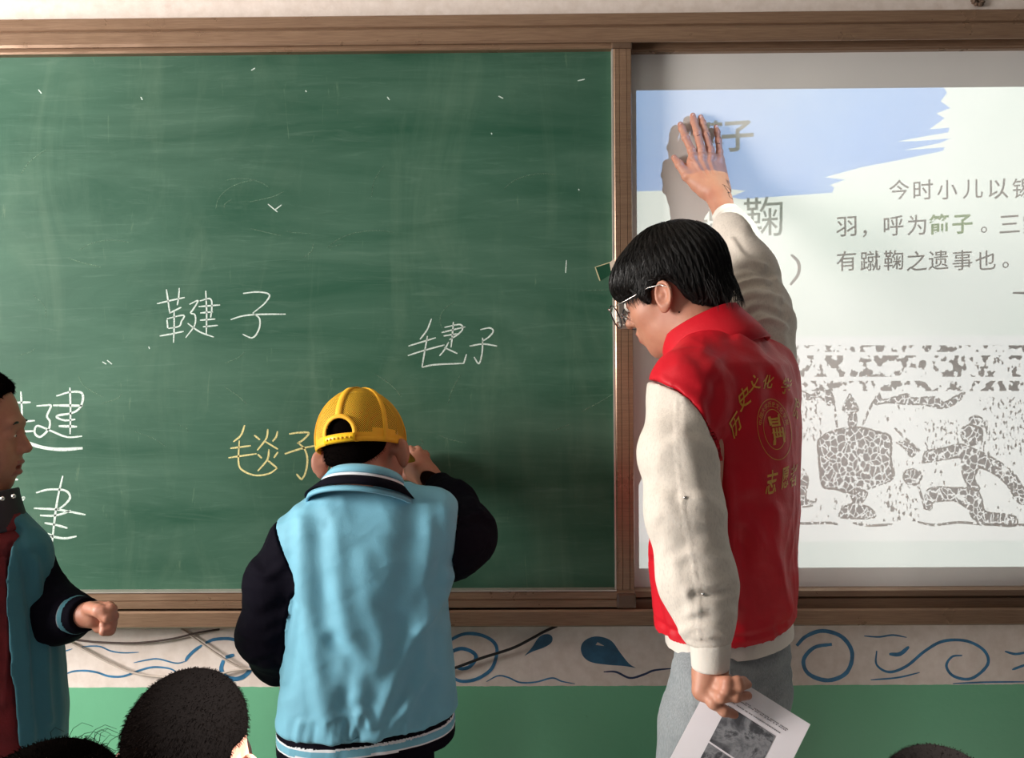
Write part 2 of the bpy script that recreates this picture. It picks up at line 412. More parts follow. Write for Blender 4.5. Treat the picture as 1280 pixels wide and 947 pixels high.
px_ribbons('chalk_character', Z(180, 340, k4, [[(1170, 200), (1202, 194), (1215, 205), (1200, 225), (1176, 241)], [(1132, 257), (1180, 250), (1228, 257)], [(1178, 228), (1176, 280), (1165, 318), (1148, 295)]]), YB, 1.9, M_chalk, gb, seed=4)
k3 = 360 / 1280
px_ribbons('chalk_character', Z(280, 460, k3, [[(92, 253), (75, 298), (42, 327)], [(28, 356), (120, 344)], [(20, 398), (145, 380)], [(68, 322), (65, 420), (85, 455), (140, 476), (200, 468), (238, 443)],
    [(135, 298), (160, 318)], [(238, 280), (232, 305), (216, 325)], [(195, 270), (188, 312), (148, 365)], [(182, 325), (240, 360)], [(150, 382), (168, 400)], [(240, 372), (222, 398)], [(200, 360), (193, 405), (150, 457)], [(193, 408), (238, 445)]]),
    YB, 2.2, M_chalky, gb, seed=5, label='yellow chalk character with a long bottom hook')
px_ribbons('chalk_character', Z(280, 460, k3, [[(290, 292), (335, 286), (377, 288), (352, 318), (325, 334)], [(270, 381), (340, 358), (412, 343)], [(328, 330), (360, 362), (371, 410), (362, 465), (345, 496)], [(345, 496), (322, 470)]]),
    YB, 2.4, M_chalky, gb, seed=6, label='yellow chalk character')
k6 = 160 / 631
px_ribbons('chalk_character', Z(0, 460, k6, [[(103, 115), (107, 180), (110, 260)], [(60, 170), (152, 168)], [(70, 268), (172, 258)], [(60, 316), (170, 309)], [(180, 186), (225, 183), (252, 186), (232, 235), (246, 262), (240, 300), (200, 338), (172, 320), (184, 284), (250, 308), (330, 339), (405, 335)],
    [2.8, (278, 137), (345, 118), (400, 120), (409, 155), (390, 200), (350, 222), (290, 232), (282, 243), (320, 257), (372, 252)], [3, (262, 183), (408, 185)], [3.2, (290, 285), (380, 288)], [2.4, (345, 95), (348, 200), (346, 325)], [4.2, (90, 350), (200, 388), (300, 400), (408, 394)]]),
    YB, 2.6, M_chalk, gb, seed=7, label='large white chalk character partly hidden by the pupil')
px_ribbons('chalk_character', Z(0, 460, k6, [[(20, 548), (60, 546), (90, 549)], [(20, 655), (90, 645), (120, 638), (85, 675), (48, 706), (100, 710), (132, 738), (118, 765)], [(178, 614), (240, 598), (320, 602), (346, 635), (320, 672), (285, 697)],
    [(310, 530), (285, 640), (268, 760), (255, 878)], [(168, 690), (280, 696), (350, 708), (422, 722)], [(198, 725), (260, 727), (310, 716), (350, 700)], [(220, 762), (280, 773), (333, 788)], [(148, 808), (250, 828), (320, 838), (378, 828)], [3, (212, 810), (262, 826)]]),
    YB, 2.7, M_chalk, gb, seed=8, label='large white chalk character low on the board')
# faint rubbed-out marks and specks
rs = random.Random(5); sm = []
for i in range(26):
    x0, y0 = rs.uniform(20, 740), rs.uniform(200, 560); a = rs.uniform(-1, 1) * 1.2; L = rs.uniform(12, 46); c = rs.uniform(-8, 8)
    sm.append([rs.uniform(.6, 1.5), (x0, y0), (x0 + L * .5 * math.cos(a) + c, y0 + L * .5 * math.sin(a)), (x0 + L * math.cos(a), y0 + L * math.sin(a))])
for cx_, cy_, r_ in ((330, 260, 60), (300, 250, 45), (140, 330, 50), (470, 330, 70), (600, 400, 50), (680, 250, 55)):
    a0 = rs.uniform(2.6, 4.4); sm.append([1.0] + [(cx_ + r_ * math.cos(a0 + t), cy_ + r_ * .6 * math.sin(a0 + t)) for t in np.linspace(0, 1.4, 6)])
_sm = px_ribbons('chalk_smear', sm, YB, 1.0, chalk_mat('faint_chalk', rgb(108, 142, 118), 0.50), gb, seed=9)
sp = [[(x, y), (x + dx, y + dy)] for x, y, dx, dy in ((48, 112, 4, 5), (176, 121, 2, 4), (382, 113, 1, 2), (484, 121, 3, 4), (722, 101, 9, -2), (614, 166, 1, 2), (723, 236, 1, 2), (314, 88, 5, -3), (623, 120, 6, 3), (134, 450, 6, 5), (186, 433, 1, 3), (708, 325, -1, 16), (128, 452, 5, 3), (335, 255, 12, 10), (344, 262, 8, -6))]
_sp = px_ribbons('chalk_smear', sp, YB, 1.4, M_chalk, gb, seed=10)
_sm['kind'] = 'stuff'; _sp['kind'] = 'stuff'
# clip plate and tape on the right frame strip
M_steel = simple('clip_steel', rgb(190, 182, 172), 0.3, 0.05, Metallic=0.8)
cp = MB().box(tuple(at(773, 411, YF)[i] if i != 1 else YF - .006 for i in range(3)), tuple(at(790, 372, YF)[i] if i != 1 else YF + .004 for i in range(3)), .0012).build('clip_plate', M_steel, gb)
MB().ellipsoid(at(780.5, 406, YF - .007), (.0022, .0015, .0022), nu=10, nv=6).build('screw', M_steel, cp, True)
s = NT('clear_tape'); s.set(Roughness=0.15, IOR=1.3); s.b.inputs['Transmission Weight'].default_value = 0.0; s.col(rgb(34, 72, 54))
mb = MB(); px_poly(mb, [(744, 334), (765, 327), (767, 341), (750, 351)], YB, .0006); tape = mb.build('tape_scrap', s.m, gb)
px_ribbons('tape_edge', [[(743.5, 334), (765, 327)], [1.4, (744, 334), (750, 351)]], YB - .0006, 1.0, simple('tape_glue', rgb(196, 190, 150), .5), tape, seed=3)
mb = MB(); px_poly(mb, [(762, 328), (768, 323), (769, 345), (764, 341)], YF - .003, .001); mb.build('tape_tail', simple('tape_torn', rgb(214, 198, 180), .5), tape)

# ---------------------------------------------------------------- painted band on the lower wall
M_blue = simple('blue_wall_paint', rgb(50, 112, 152), 0.5, 0.3, 40); M_blue2 = simple('dark_blue_wall_paint', rgb(38, 88, 118), 0.5, 0.3, 25); M_navy = simple('navy_wall_paint', rgb(30, 48, 84), 0.5, 0.15)
def paint(st, w=2.4, mat=None, seed=1, name='painted_swirl', taper=.6): return px_ribbons(name, st, YW, w, mat or M_blue, wall, thick=.0006, taper=taper, wob=.12, seed=seed)
kb = .25
paint(Z(540, 690, kb, [[4.2, (60, 470), (90, 440), (160, 408), (240, 412), (305, 445), (325, 495), (302, 575), (250, 620), (190, 642), (130, 640), (70, 600)], [4.6, (80, 520), (100, 496), (150, 481), (205, 500), (219, 530), (190, 570), (150, 582), (118, 572)]]), seed=2, taper=.3)
paint(Z(540, 690, kb, [[(272, 646), (330, 617), (380, 625), (440, 650), (520, 648), (600, 628), (650, 645), (714, 657)]]), 1.9, seed=3, name='painted_wave')
paint(Z(540, 690, kb, [[(858, 597), (920, 598), (990, 628), (1060, 610), (1110, 590), (1200, 580)]]), 2.6, M_navy, seed=4, name='painted_wave')
mb = MB(); px_poly(mb, [tuple(p) for p in smooth_line([(540 + x * kb, 690 + y * kb) for x, y in [(462, 518), (500, 475), (528, 432), (555, 412), (585, 410), (602, 425), (596, 452), (560, 475), (505, 495), (462, 518)]], 4)[:-1]], YW, .0006); mb.build('painted_drop', M_blue2, wall)
mb = MB(); px_poly(mb, [tuple(p) for p in smooth_line([(540 + x * kb, 690 + y * kb) for x, y in [(1020, 578), (985, 556), (940, 500), (900, 445), (850, 423), (800, 423), (757, 447), (744, 485), (760, 525), (800, 550), (880, 562), (960, 568), (1020, 578)]], 4)[:-1]], YW, .0006); mb.build('painted_drop', M_blue2, wall)
mb = MB(); px_poly(mb, [(540 + x * kb, 690 + y * kb) for x, y in ((818, 463), (828, 449), (862, 468))], YW - .0007, .0002); mb.build('painted_highlight', simple('drop_highlight', rgb(190, 180, 170), .5), wall)
k8 = 320 / 554
paint(Z(960, 400, k8, [[5, (62, 704), (82, 684), (118, 672), (160, 685), (182, 720), (170, 762), (130, 779), (88, 765), (77, 735), (100, 708), (138, 701)]]), seed=5, taper=.3)
paint(Z(960, 400, k8, [[2, (208, 683), (240, 685), (270, 681), (300, 686)], [2, (222, 778), (280, 773), (328, 762)], [2, (400, 786), (470, 783), (560, 782)], [3, (512, 716), (535, 722), (560, 718)], [3, (528, 756), (560, 744)], [5, (262, 722), (285, 722), (305, 706)]]), seed=6, name='painted_wave')
paint(Z(960, 400, k8, [[3.6, (235, 715), (235, 745), (262, 761), (300, 748), (340, 715), (380, 694), (430, 694), (468, 715), (475, 745), (440, 775), (402, 770), (386, 748), (398, 728), (420, 725)]]), seed=7)
kl = 280 / 1280
paint(Z(60, 770, kl, [[1.6, (-20, 212), (60, 208), (140, 185)], [1.8, (175, 178), (240, 170), (300, 173), (360, 198), (430, 208), (520, 205)], [2.6, (95, 333), (140, 315), (210, 310), (280, 320), (350, 342), (430, 342), (520, 310), (600, 290), (690, 297), (740, 320)],
    [1.8, (490, 265), (560, 250), (630, 243), (730, 267), (785, 257)], [4.0, (785, 257), (800, 232), (835, 197), (882, 163)]]), seed=8, name='painted_wave')
paint(Z(60, 770, kl, [[4.0, (900, 152), (950, 132), (1030, 127), (1085, 142), (1130, 175)], [5.5, (1003, 250), (990, 300), (1012, 340), (1070, 358), (1130, 335), (1165, 280), (1150, 230)], [4.5, (1015, 234), (1064, 220)]]), seed=9, taper=.3)

# ---------------------------------------------------------------- cables
M_cw = simple('white_cable_sheath', rgb(192, 178, 166), 0.45, 0.12); M_cb = simple('black_cable_sheath', rgb(22, 20, 20), 0.4); M_cd = simple('brown_cable_sheath', rgb(70, 52, 46), 0.5)
def cable(pts, r, mat, label, y0=.006):
    n = len(pts); P = [at(p[0], p[1], YW - r - y0 * (0.4 + 1.3 * math.sin(math.pi * i / (n - 1)))) for i, p in enumerate(pts)]
    c = P[n // 2].copy(); c.y = YW
    o = MB().tube([Vector(q) for q in smooth_line(P, 8)], r, 8).build('wall_cable', mat, None, True, base=c)
    tag(o, label, 'cable', 'loose cables on the lower wall')
Q = lambda L: [(60 + x * kl, 770 + y * kl) for x, y in L]
cable(Q([(20, 128), (110, 145), (200, 188), (350, 265), (480, 320), (620, 343), (800, 350), (980, 328), (1060, 310), (1180, 298), (1260, 320)]), .0026, M_cw, 'grey-white cable sagging below the left part of the chalkboard')
cable(Q([(760, 70), (850, 135), (950, 205), (1050, 268), (1120, 297), (1200, 300)]), .0027, M_cw, 'short grey-white cable running steeply down from the tray')
cable(Q([(60, 120), (180, 138), (300, 148), (500, 152), (700, 130), (850, 95), (980, 74)]), .0022, M_cd, 'thin dark brown cable drooping just under the tray')
cable([(540 + x * kb, 690 + y * kb) for x, y in ((20, 612), (115, 578), (250, 528), (400, 480), (500, 430), (560, 397), (625, 368))], .0032, M_cb, 'black cable slanting up to the tray beside the blue jacket')
# frayed lump of plaster on the wall above the frame
rr = random.Random(3); mb = MB()
for i in range(9):
    p = at(1222 + rr.uniform(-9, 9), 3 + rr.uniform(-4, 3), YW - .006); mb.ellipsoid(p, (rr.uniform(.003, .009), .005, rr.uniform(.003, .006)), nu=8, nv=5)
mb.build('plaster_lump', simple('plaster_dirt', rgb(104, 84, 70), .9, .4, 150), wall, True)

# ================================================================== PROJECTOR AND ITS SLIDE
SL = 0.03                                          # the slide is the wall picture scaled about the lamp
prj = empty('ceiling_projector', PJ, 'short-throw projector hanging from the ceiling in front of the screen', 'projector')
M_pj = simple('projector_plastic', rgb(205, 205, 205), .4)
m = MB(); c = PJ
m.box((c.x - .17, c.y - .20, c.z - .05), (c.x + .17, c.y - .012, c.z + .09), .01); m.build('housing', M_pj, prj)
MB().box((c.x - .02, c.y - .12, c.z + .09), (c.x + .02, c.y - .08, 3.1)).build('ceiling_pole', M_pj, prj)
def slide(name, v2, faces, mat, layer):
    """v2: (x,z) on the wall plane"""
    q = 1 - 0.004 * layer                          # each film lies a little nearer the lamp
    me = bpy.data.meshes.new(name); me.from_pydata([(Vector((p[0], 0, p[1])) - PJ) * q for p in v2], [], faces); me.materials.append(mat)
    o = bpy.data.objects.new(name, me); o.scale = (SL,) * 3; link(o, prj); return o
xa, xb = at(797, 400, 0).x, 2.20
zA, zB = at(850, 112.5, 0).z, at(950, 709.5, 0).z
BIG = 7.0
slide('slide_mask', [(xa - BIG, zB - BIG), (xb + BIG, zB - BIG), (xb + BIG, zA + BIG), (xa - BIG, zA + BIG), (xa, zB), (xb, zB), (xb, zA), (xa, zA)],
      [(0, 1, 5, 4), (1, 2, 6, 5), (2, 3, 7, 6), (3, 0, 4, 7)], simple('slide_mask_black', (0.01, 0.01, 0.01, 1), .9), 1)
def pw(L, y=0.0): return [(at(px, py, y).x, at(px, py, y).z) for px, py in L]
def poly_faces(P): return [tuple(q) for q in tessellate_polygon([[Vector((p[0], p[1], 0)) for p in P]])]
# washes of colour
z_p1, z_p2, z_p3 = at(1100, 420, 0).z, at(1100, 657, 0).z, at(1100, 676, 0).z
def wash(s):
    return s.ramp(s.noise(2.3, 3), [(0.35, (0.55,) * 3), (0.7, W1)])
slide('slide_wash', [(xa, z_p1), (xb, z_p1), (xb, zA), (xa, zA)], [(0, 1, 2, 3)], see_through('slide_pale_green', (0.86, 0.95, 0.88, 1), wash), 2)
slide('slide_wash', [(xa, zB), (xb, zB), (xb, z_p3), (xa, z_p3)], [(0, 1, 2, 3)], see_through('slide_pale_grey', (0.86, 0.93, 0.90, 1)), 2)
kz = 540 / 1280
BR = [(126, 262), (925, 258), (960, 256), (1040, 256), (1052, 275), (1033, 300), (1062, 320), (1020, 336), (1045, 350), (1000, 383), (1060, 378), (1055, 392), (980, 405), (905, 419), (960, 418), (1062, 410), (1030, 424), (925, 445), (1045, 436), (1040, 447), (900, 476),
      (800, 495), (690, 525), (750, 532), (705, 548), (718, 556), (712, 571), (620, 577), (440, 590), (410, 583), (455, 565), (410, 560), (120, 567)]
P = pw([(740 + x * kz, y * kz) for x, y in BR]); slide('slide_brush_stroke', P, poly_faces(P), see_through('slide_blue', (0.30, 0.50, 0.98, 1), lambda s: s.ramp(s.noise(3.5, 4), [(0.3, (0.80,) * 3), (0.7, W1)])), 3)
INK = see_through('slide_grey_ink', (0.07, 0.07, 0.07, 1)); GRN = see_through('slide_green_ink', (0.10, 0.22, 0.06, 1)); TAU = see_through('slide_taupe_ink', (0.42, 0.32, 0.16, 1))
_tc = {}
def glyph(ch, offset=0.0):
    key = (ch, offset)
    if key in _tc: return _tc[key]
    cu = bpy.data.curves.new('t', 'FONT'); cu.body = ch; cu.size = 1.0; cu.offset = offset; cu.resolution_u = 3; cu.fill_mode = 'FRONT'
    o = bpy.data.objects.new('t', cu); COL.objects.link(o); dg = bpy.context.evaluated_depsgraph_get(); dg.update()
    me = o.evaluated_get(dg).to_mesh(); v = np.array([q.co[:2] for q in me.vertices]).reshape(-1, 2); f = [tuple(p.vertices) for p in me.polygons]
    o.evaluated_get(dg).to_mesh_clear(); bpy.data.objects.remove(o); bpy.data.curves.remove(cu)
    if len(v):
        lo, hi = v.min(0), v.max(0); big = ch in '，。—）'
        c = (lo + hi) / 2; v = (v - c) / (1.0 if big else max(hi - lo))
    _tc[key] = (v, f); return v, f
def slide_text(items, mat, size, off=0.006, name='slide_lettering', slant=0.0, layer=5):
    V = []; F = []
    for ch, px, py in items:
        v, f = glyph(ch, off); c = at(px, py, 0); n = len(V); k = size / pxm(0)
        V += [(c.x + (a + slant * b) * k, c.z + (b + 0.06 * a) * k) for a, b in v]; F += [tuple(i + n for i in q) for q in f]
    return slide(name, V, F, mat, layer)
slide_text([('今', 1124, 237), ('时', 1154, 237), ('小', 1184, 237), ('儿', 1216, 236), ('以', 1248, 236), ('锡', 1278, 235)], INK, 25)
slide_text([('羽', 1058, 283), ('，', 1081, 292), ('呼', 1117, 282), ('为', 1146, 281), ('。', 1230, 287), ('三', 1262, 280), ('家', 1291, 280)], INK, 25)
slide_text([('箭', 1174, 280), ('子', 1203, 280)], GRN, 25, .022)
slide_text([('有', 1058, 326), ('蹴', 1088, 326), ('鞠', 1117, 325), ('之', 1146, 326), ('遗', 1173, 325), ('事', 1203, 325), ('也', 1232, 325), ('。', 1257, 331)], INK, 25)
slide_text([('鞠', 954, 271), ('蹴', 893, 272)], see_through('slide_title_ink', (0.10, 0.16, 0.14, 1)), 50, .0)
slide_text([('毽', 886, 170), ('子', 922, 170)], TAU, 40, .02)
def strokes2d(L, w):
    V = []; F = []
    for st in L:
        ww = w
        if isinstance(st[0], (int, float)): ww = st[0]; st = st[1:]
        pts = pw([tuple(p) for p in smooth_line(st, 6)]); v, f = ribbon2d(pts, ww / pxm(0), .3); n = len(V)
        V += [tuple(q) for q in v]; F += [tuple(i + n for i in q) for q in f]
    return V, F
V, F = strokes2d([[4, (989, 318), (998, 328), (998, 342), (988, 356)], [3, (1266, 366), (1320, 366)], [3, (955, 322), (969, 320)], [3, (958, 332), (964, 338)]], 3); slide('slide_lettering', V, F, INK, 5)
# stone-rubbing picture
def crack(s):
    v = s.n('ShaderNodeTexVoronoi', feature='DISTANCE_TO_EDGE'); v.inputs['Scale'].default_value = 78; v.inputs['Randomness'].default_value = 1.0
    mp = s.mapping((1, 1, 0.8)); ad = s.n('ShaderNodeVectorMath', operation='ADD'); s.l(mp, ad.inputs[0])
    ns = s.n('ShaderNodeTexNoise'); ns.inputs['Scale'].default_value = 40; s.l(mp, ns.inputs['Vector'])
    sc = s.n('ShaderNodeVectorMath', operation='SCALE'); sc.inputs['Scale'].default_value = 0.02; s.l(ns.outputs['Color'], sc.inputs[0]); s.l(sc.outputs[0], ad.inputs[1]); s.l(ad.outputs[0], v.inputs['Vector'])
    a = s.ramp(v.outputs['Distance'], [(0.055, K1), (0.085, W1)], 'LINEAR'); return a
def specks(lo, sc=90, mp=(1, 1, 0.8)):
    def f(s): return s.ramp(s.noise(sc, 2, 0.5, s.mapping(mp)), [(lo, K1), (lo + .02, W1)])
    return f
M_rub = see_through('rubbing_ink_cracked', (0.06, 0.06, 0.07, 1), crack); M_rs = see_through('rubbing_ink_solid', (0.07,) * 3 + (1,), specks(0.42, 130))
kr = 290 / 915
def R(L): return pw([(990 + x * kr, 420 + y * kr) for x, y in L])
def rpoly(L, mat, sm=0, layer=5):
    if sm: L = [tuple(p) for p in smooth_line(L + [L[0]], sm)[:-1]]
    V, F = strokes2d([[2.2] + [(990 + x * kr + random.Random(i).uniform(-.4, .4), 420 + y * kr) for i, (x, y) in enumerate(L + [L[0]])]], 2.2); slide('slide_rubbing_edge', V, F, M_rs, 6)
    P = R(L); slide('slide_rubbing', P, poly_faces(P), mat, layer)
def rect(x0, y0, x1, y1, mat, layer=4): 
    P = R([(x0, y0), (x1, y0), (x1, y1), (x0, y1)]); slide('slide_rubbing', P, [(0, 1, 2, 3)], mat, layer)
MS1 = see_through('rubbing_specks_dense', (0.06,) * 3 + (1,), specks(0.53, 66)); MS2 = see_through('rubbing_specks', (0.06,) * 3 + (1,), specks(0.585, 125, (1.5, 1, .7))); MS3 = see_through('rubbing_blotches', (0.06,) * 3 + (1,), specks(0.515, 60, (1, 1, .8)))
MS4 = see_through('rubbing_specks_sparse', (0.06,) * 3 + (1,), specks(0.66, 110, (1.5, 1, .7)))
rect(-200, 36, 1300, 62, MS1); rect(-200, 76, 1300, 160, MS3); rect(-200, 176, 1300, 216, MS1)
rect(-120, 222, 120, 420, MS2); rect(330, 270, 520, 380, MS4); rect(520, 330, 660, 470, MS2); rect(740, 240, 1300, 470, MS2); rect(350, 590, 500, 730, see_through('rubbing_specks_mid', (0.06,) * 3 + (1,), specks(0.57, 130, (1.4, 1, .6)))); rect(390, 470, 700, 600, MS4); rect(740, 480, 1300, 730, MS4); rect(60, 620, 340, 740, MS4)
rpoly([(100, 412), (150, 378), (250, 358), (340, 378), (388, 400), (388, 480), (398, 560), (300, 602), (230, 622), (170, 600), (122, 590), (106, 500)], M_rub)
V, F = strokes2d([[(990 + x * kr, 420 + y * kr) for x, y in L] for L in ([(100, 412), (150, 378), (250, 360), (340, 378), (388, 400), (390, 480), (398, 560)], [(100, 412), (108, 500), (122, 590), (170, 602), (230, 618)],
     [(142, 220), (165, 270), (178, 360)], [(325, 250), (300, 300), (278, 352)], [(405, 362), (450, 405), (505, 452)], [(500, 595), (525, 680)])], 3.2); slide('slide_rubbing', V, F, M_rs, 5)
rpoly([(215, 600), (295, 612), (280, 650), (262, 665), (300, 672), (328, 700), (310, 718), (200, 716), (188, 700), (212, 668), (240, 655)], M_rub)
rpoly([(228, 226), (262, 292), (200, 294)], M_rs); rpoly([(222, 306), (252, 306), (250, 352), (226, 352)], M_rub)
rpoly([(42, 216), (80, 232), (110, 205), (150, 215), (168, 262), (140, 270), (110, 240), (60, 250)], M_rub)
rpoly([(326, 245), (345, 225), (360, 250), (450, 228), (475, 244), (560, 240), (600, 260), (640, 240), (682, 222), (650, 262), (590, 284), (520, 270), (450, 268), (380, 262), (330, 268)], M_rub)
rpoly([(476, 522), (500, 528), (512, 552), (500, 578), (474, 588), (448, 576), (440, 552), (450, 530)], M_rub, 3)
rpoly([(700, 322), (728, 314), (758, 334), (752, 362), (700, 346)], M_rub); rpoly([(672, 360), (700, 350), (748, 368), (745, 405), (720, 428), (690, 426), (668, 395)], M_rub, 2)
rpoly([(512, 500), (530, 455), (600, 440), (665, 426), (720, 445), (800, 485), (870, 535), (915, 600), (960, 640), (900, 660), (850, 590), (800, 545), (740, 520), (720, 560), (742, 605), (700, 600), (672, 540), (664, 480), (600, 488)], M_rub)
rpoly([(520, 680), (525, 620), (560, 595), (640, 598), (720, 600), (748, 640), (762, 690), (840, 702), (885, 715), (878, 748), (780, 742), (720, 724), (690, 680), (640, 650), (560, 655), (548, 684)], M_rub)
rpoly([(410, 420), (445, 415), (495, 448), (490, 460), (470, 475), (440, 440)], M_rub)
V, F = strokes2d([[(990 + x * kr, 420 + y * kr) for x, y in L] for L in ([(-60, 740), (60, 738), (150, 736), (180, 742)], [(240, 736), (300, 746), (400, 742)], [(495, 732), (560, 744), (660, 734), (760, 742), (900, 744), (1300, 742)], [(700, 348), (750, 366)])], 3.4); slide('slide_rubbing', V, F, M_rs, 5)
rpoly([(-60, 560), (30, 520), (62, 560), (55, 640), (90, 655), (60, 672), (-60, 660)], M_rub)
# ================================================================== IMPLICIT SURFACES -> ONE CONTINUOUS MESH
class G:
    """a regular grid; all shape functions return signed distances on it"""
    def __init__(s, lo, hi, h, frame=None):
        s.h = h; s.lo = np.array(lo, float); n = np.ceil((np.array(hi) - s.lo) / h).astype(int) + 1; s.n = n
        ax = [(s.lo[i] + h * np.arange(n[i])).astype(np.float32) for i in range(3)]
        s.ax = ax
        s.X, s.Y, s.Z = ax[0][:, None, None], ax[1][None, :, None], ax[2][None, None, :]
    def ell(s, c, r, R=None):
        x, y, z = s.X - np.float32(c[0]), s.Y - np.float32(c[1]), s.Z - np.float32(c[2])
        if R is not None:
            R = np.asarray(R, np.float32); x, y, z = (R[0][0] * x + R[0][1] * y + R[0][2] * z, R[1][0] * x + R[1][1] * y + R[1][2] * z, R[2][0] * x + R[2][1] * y + R[2][2] * z)
        k0 = np.sqrt((x / r[0]) ** 2 + (y / r[1]) ** 2 + (z / r[2]) ** 2); k1 = np.sqrt((x / r[0] ** 2) ** 2 + (y / r[1] ** 2) ** 2 + (z / r[2] ** 2) ** 2) + 1e-6
        return (k0 * (k0 - 1) / k1).astype(np.float32)
    def cap(s, a, b, ra, rb=None):
        rb = ra if rb is None else rb
        a = np.array(a, float); d = np.array(b, float) - a; L = float(d @ d) or 1e-9
        x, y, z = s.X - np.float32(a[0]), s.Y - np.float32(a[1]), s.Z - np.float32(a[2])
        t = np.clip((x * np.float32(d[0]) + y * np.float32(d[1]) + z * np.float32(d[2])) / np.float32(L), 0, 1)
        q = np.sqrt((x - t * np.float32(d[0])) ** 2 + (y - t * np.float32(d[1])) ** 2 + (z - t * np.float32(d[2])) ** 2)
        return (q - (np.float32(ra) + t * np.float32(rb - ra))).astype(np.float32)
    def chain(s, pts, rs, k=0.01):
        f = None
        for i in range(len(pts) - 1):
            g = s.cap(pts[i], pts[i + 1], rs[i], rs[i + 1]); f = g if f is None else smin(f, g, k)
        return f
    def plane(s, p, n):
        n = np.array(n, float); n /= np.linalg.norm(n)
        return ((s.X - np.float32(p[0])) * np.float32(n[0]) + (s.Y - np.float32(p[1])) * np.float32(n[1]) + (s.Z - np.float32(p[2])) * np.float32(n[2])).astype(np.float32)
    def loft(s, rows, p=2.0, z0=None, z1=None):
        """rows: (z, cx, cy, a, b, angle) sections, a along the rotated x, b along the rotated y"""
        rows = sorted(rows); zz = [r[0] for r in rows]
        I = [np.interp(s.ax[2], zz, [r[i] for r in rows]).astype(np.float32)[None, None, :] for i in range(1, 6)]
        ca, sa = np.cos(I[4]), np.sin(I[4]); dx, dy = s.X - I[0], s.Y - I[1]
        u, v = ca * dx + sa * dy, -sa * dx + ca * dy
        f = ((np.abs(u) / I[2]) ** p + (np.abs(v) / I[3]) ** p) ** (1.0 / p)
        # approximate distance: divide by gradient length
        rad = np.sqrt(u * u + v * v) + 1e-5
        f = (f - 1) * rad / np.maximum(f, 0.05)
        f = np.maximum(f, (zz[0] if z0 is None else z0) - s.Z); f = np.maximum(f, s.Z - (zz[-1] if z1 is None else z1))
        return f.astype(np.float32)
def smin(a, b, k):
    h = np.maximum(k - np.abs(a - b), 0) / k
    return np.minimum(a, b) - h * h * np.float32(k * 0.25)
def smax(a, b, k): return -smin(-a, -b, k)
def rot_rows(F, U):
    """rows = forward, left, up"""
    F = np.array(F, float); F /= np.linalg.norm(F); U = np.array(U, float); U -= F * (U @ F); U /= np.linalg.norm(U)
    return np.array([F, np.cross(U, F), U])

def nets(g, f, smooth=1):
    f = np.where(f == 0, np.float32(1e-7), f)
    s = f < 0; nx, ny, nz = f.shape
    c = np.zeros((nx - 1, ny - 1, nz - 1), np.uint8)
    for i in (0, 1):
        for j in (0, 1):
            for k in (0, 1): c += s[i:nx - 1 + i, j:ny - 1 + j, k:nz - 1 + k]
    act = (c > 0) & (c < 8); I, J, K = np.nonzero(act); N = len(I)
    idx = np.full(act.shape, -1, np.int64); idx[I, J, K] = np.arange(N)
    val = {}
    for i in (0, 1):
        for j in (0, 1):
            for k in (0, 1): val[i, j, k] = f[I + i, J + j, K + k]
    acc = np.zeros((N, 3)); cnt = np.zeros(N)
    for ax in range(3):
        for p in (0, 1):
            for q in (0, 1):
                a = [p, q]; a.insert(ax, 0); b = list(a); b[ax] = 1
                va, vb = val[tuple(a)], val[tuple(b)]; m = (va < 0) != (vb < 0)
                t = va / np.where(m, va - vb, 1); pt = np.zeros((N, 3)); 
                for d in range(3): pt[:, d] = a[d]
                pt[:, ax] = t; acc[m] += pt[m]; cnt[m] += 1
    co = g.lo + g.h * (np.stack([I, J, K], 1) + acc / np.maximum(cnt, 1)[:, None])
    Q = []
    for ax in range(3):
        sl0 = [slice(1, None)] * 3; sl1 = [slice(1, None)] * 3
        a0 = [slice(1, -1)] * 3; a0[ax] = slice(0, -1); a1 = list(a0); a1[ax] = slice(1, None)
        A, B = s[tuple(a0)], s[tuple(a1)]
        d1, d2 = [(1, 2), (2, 0), (0, 1)][ax]
        for flip, M in ((False, A & ~B), (True, ~A & B)):
            P = list(np.nonzero(M)); 
            if not len(P[0]): continue
            P[d1] = P[d1] + 1; P[d2] = P[d2] + 1
            def cell(o1, o2):
                R = list(P); R[d1] = R[d1] - o1; R[d2] = R[d2] - o2; return idx[R[0], R[1], R[2]]
            q = np.stack([cell(1, 1), cell(0, 1), cell(0, 0), cell(1, 0)], 1)
            Q.append(q[:, ::-1] if flip else q)
    Q = np.concatenate(Q); Q = Q[(Q >= 0).all(1)]
    for _ in range(smooth): co = relax(co, Q, 0.5)
    return co, Q
def relax(co, Q, w):
    E = np.concatenate([Q[:, [0, 1]], Q[:, [1, 2]], Q[:, [2, 3]], Q[:, [3, 0]]])
    n = len(co); out = np.empty_like(co); d = np.bincount(E.ravel(), minlength=n)
    for k in range(3): out[:, k] = np.bincount(E[:, 0], co[E[:, 1], k], n) + np.bincount(E[:, 1], co[E[:, 0], k], n)
    return co * (1 - w) + w * out / np.maximum(d, 1)[:, None]
def normals(co, Q):
    fn = np.cross(co[Q[:, 2]] - co[Q[:, 0]], co[Q[:, 3]] - co[Q[:, 1]]); n = np.zeros_like(co)
    for j in range(4):
        for k in range(3): n[:, k] += np.bincount(Q[:, j], fn[:, k], len(co))
    return n / (np.linalg.norm(n, axis=1)[:, None] + 1e-12)
def join(*parts):
    V = []; F = []; n = 0
    for co, q in parts: V.append(co); F.append(q + n); n += len(co)
    return np.concatenate(V), np.concatenate(F)
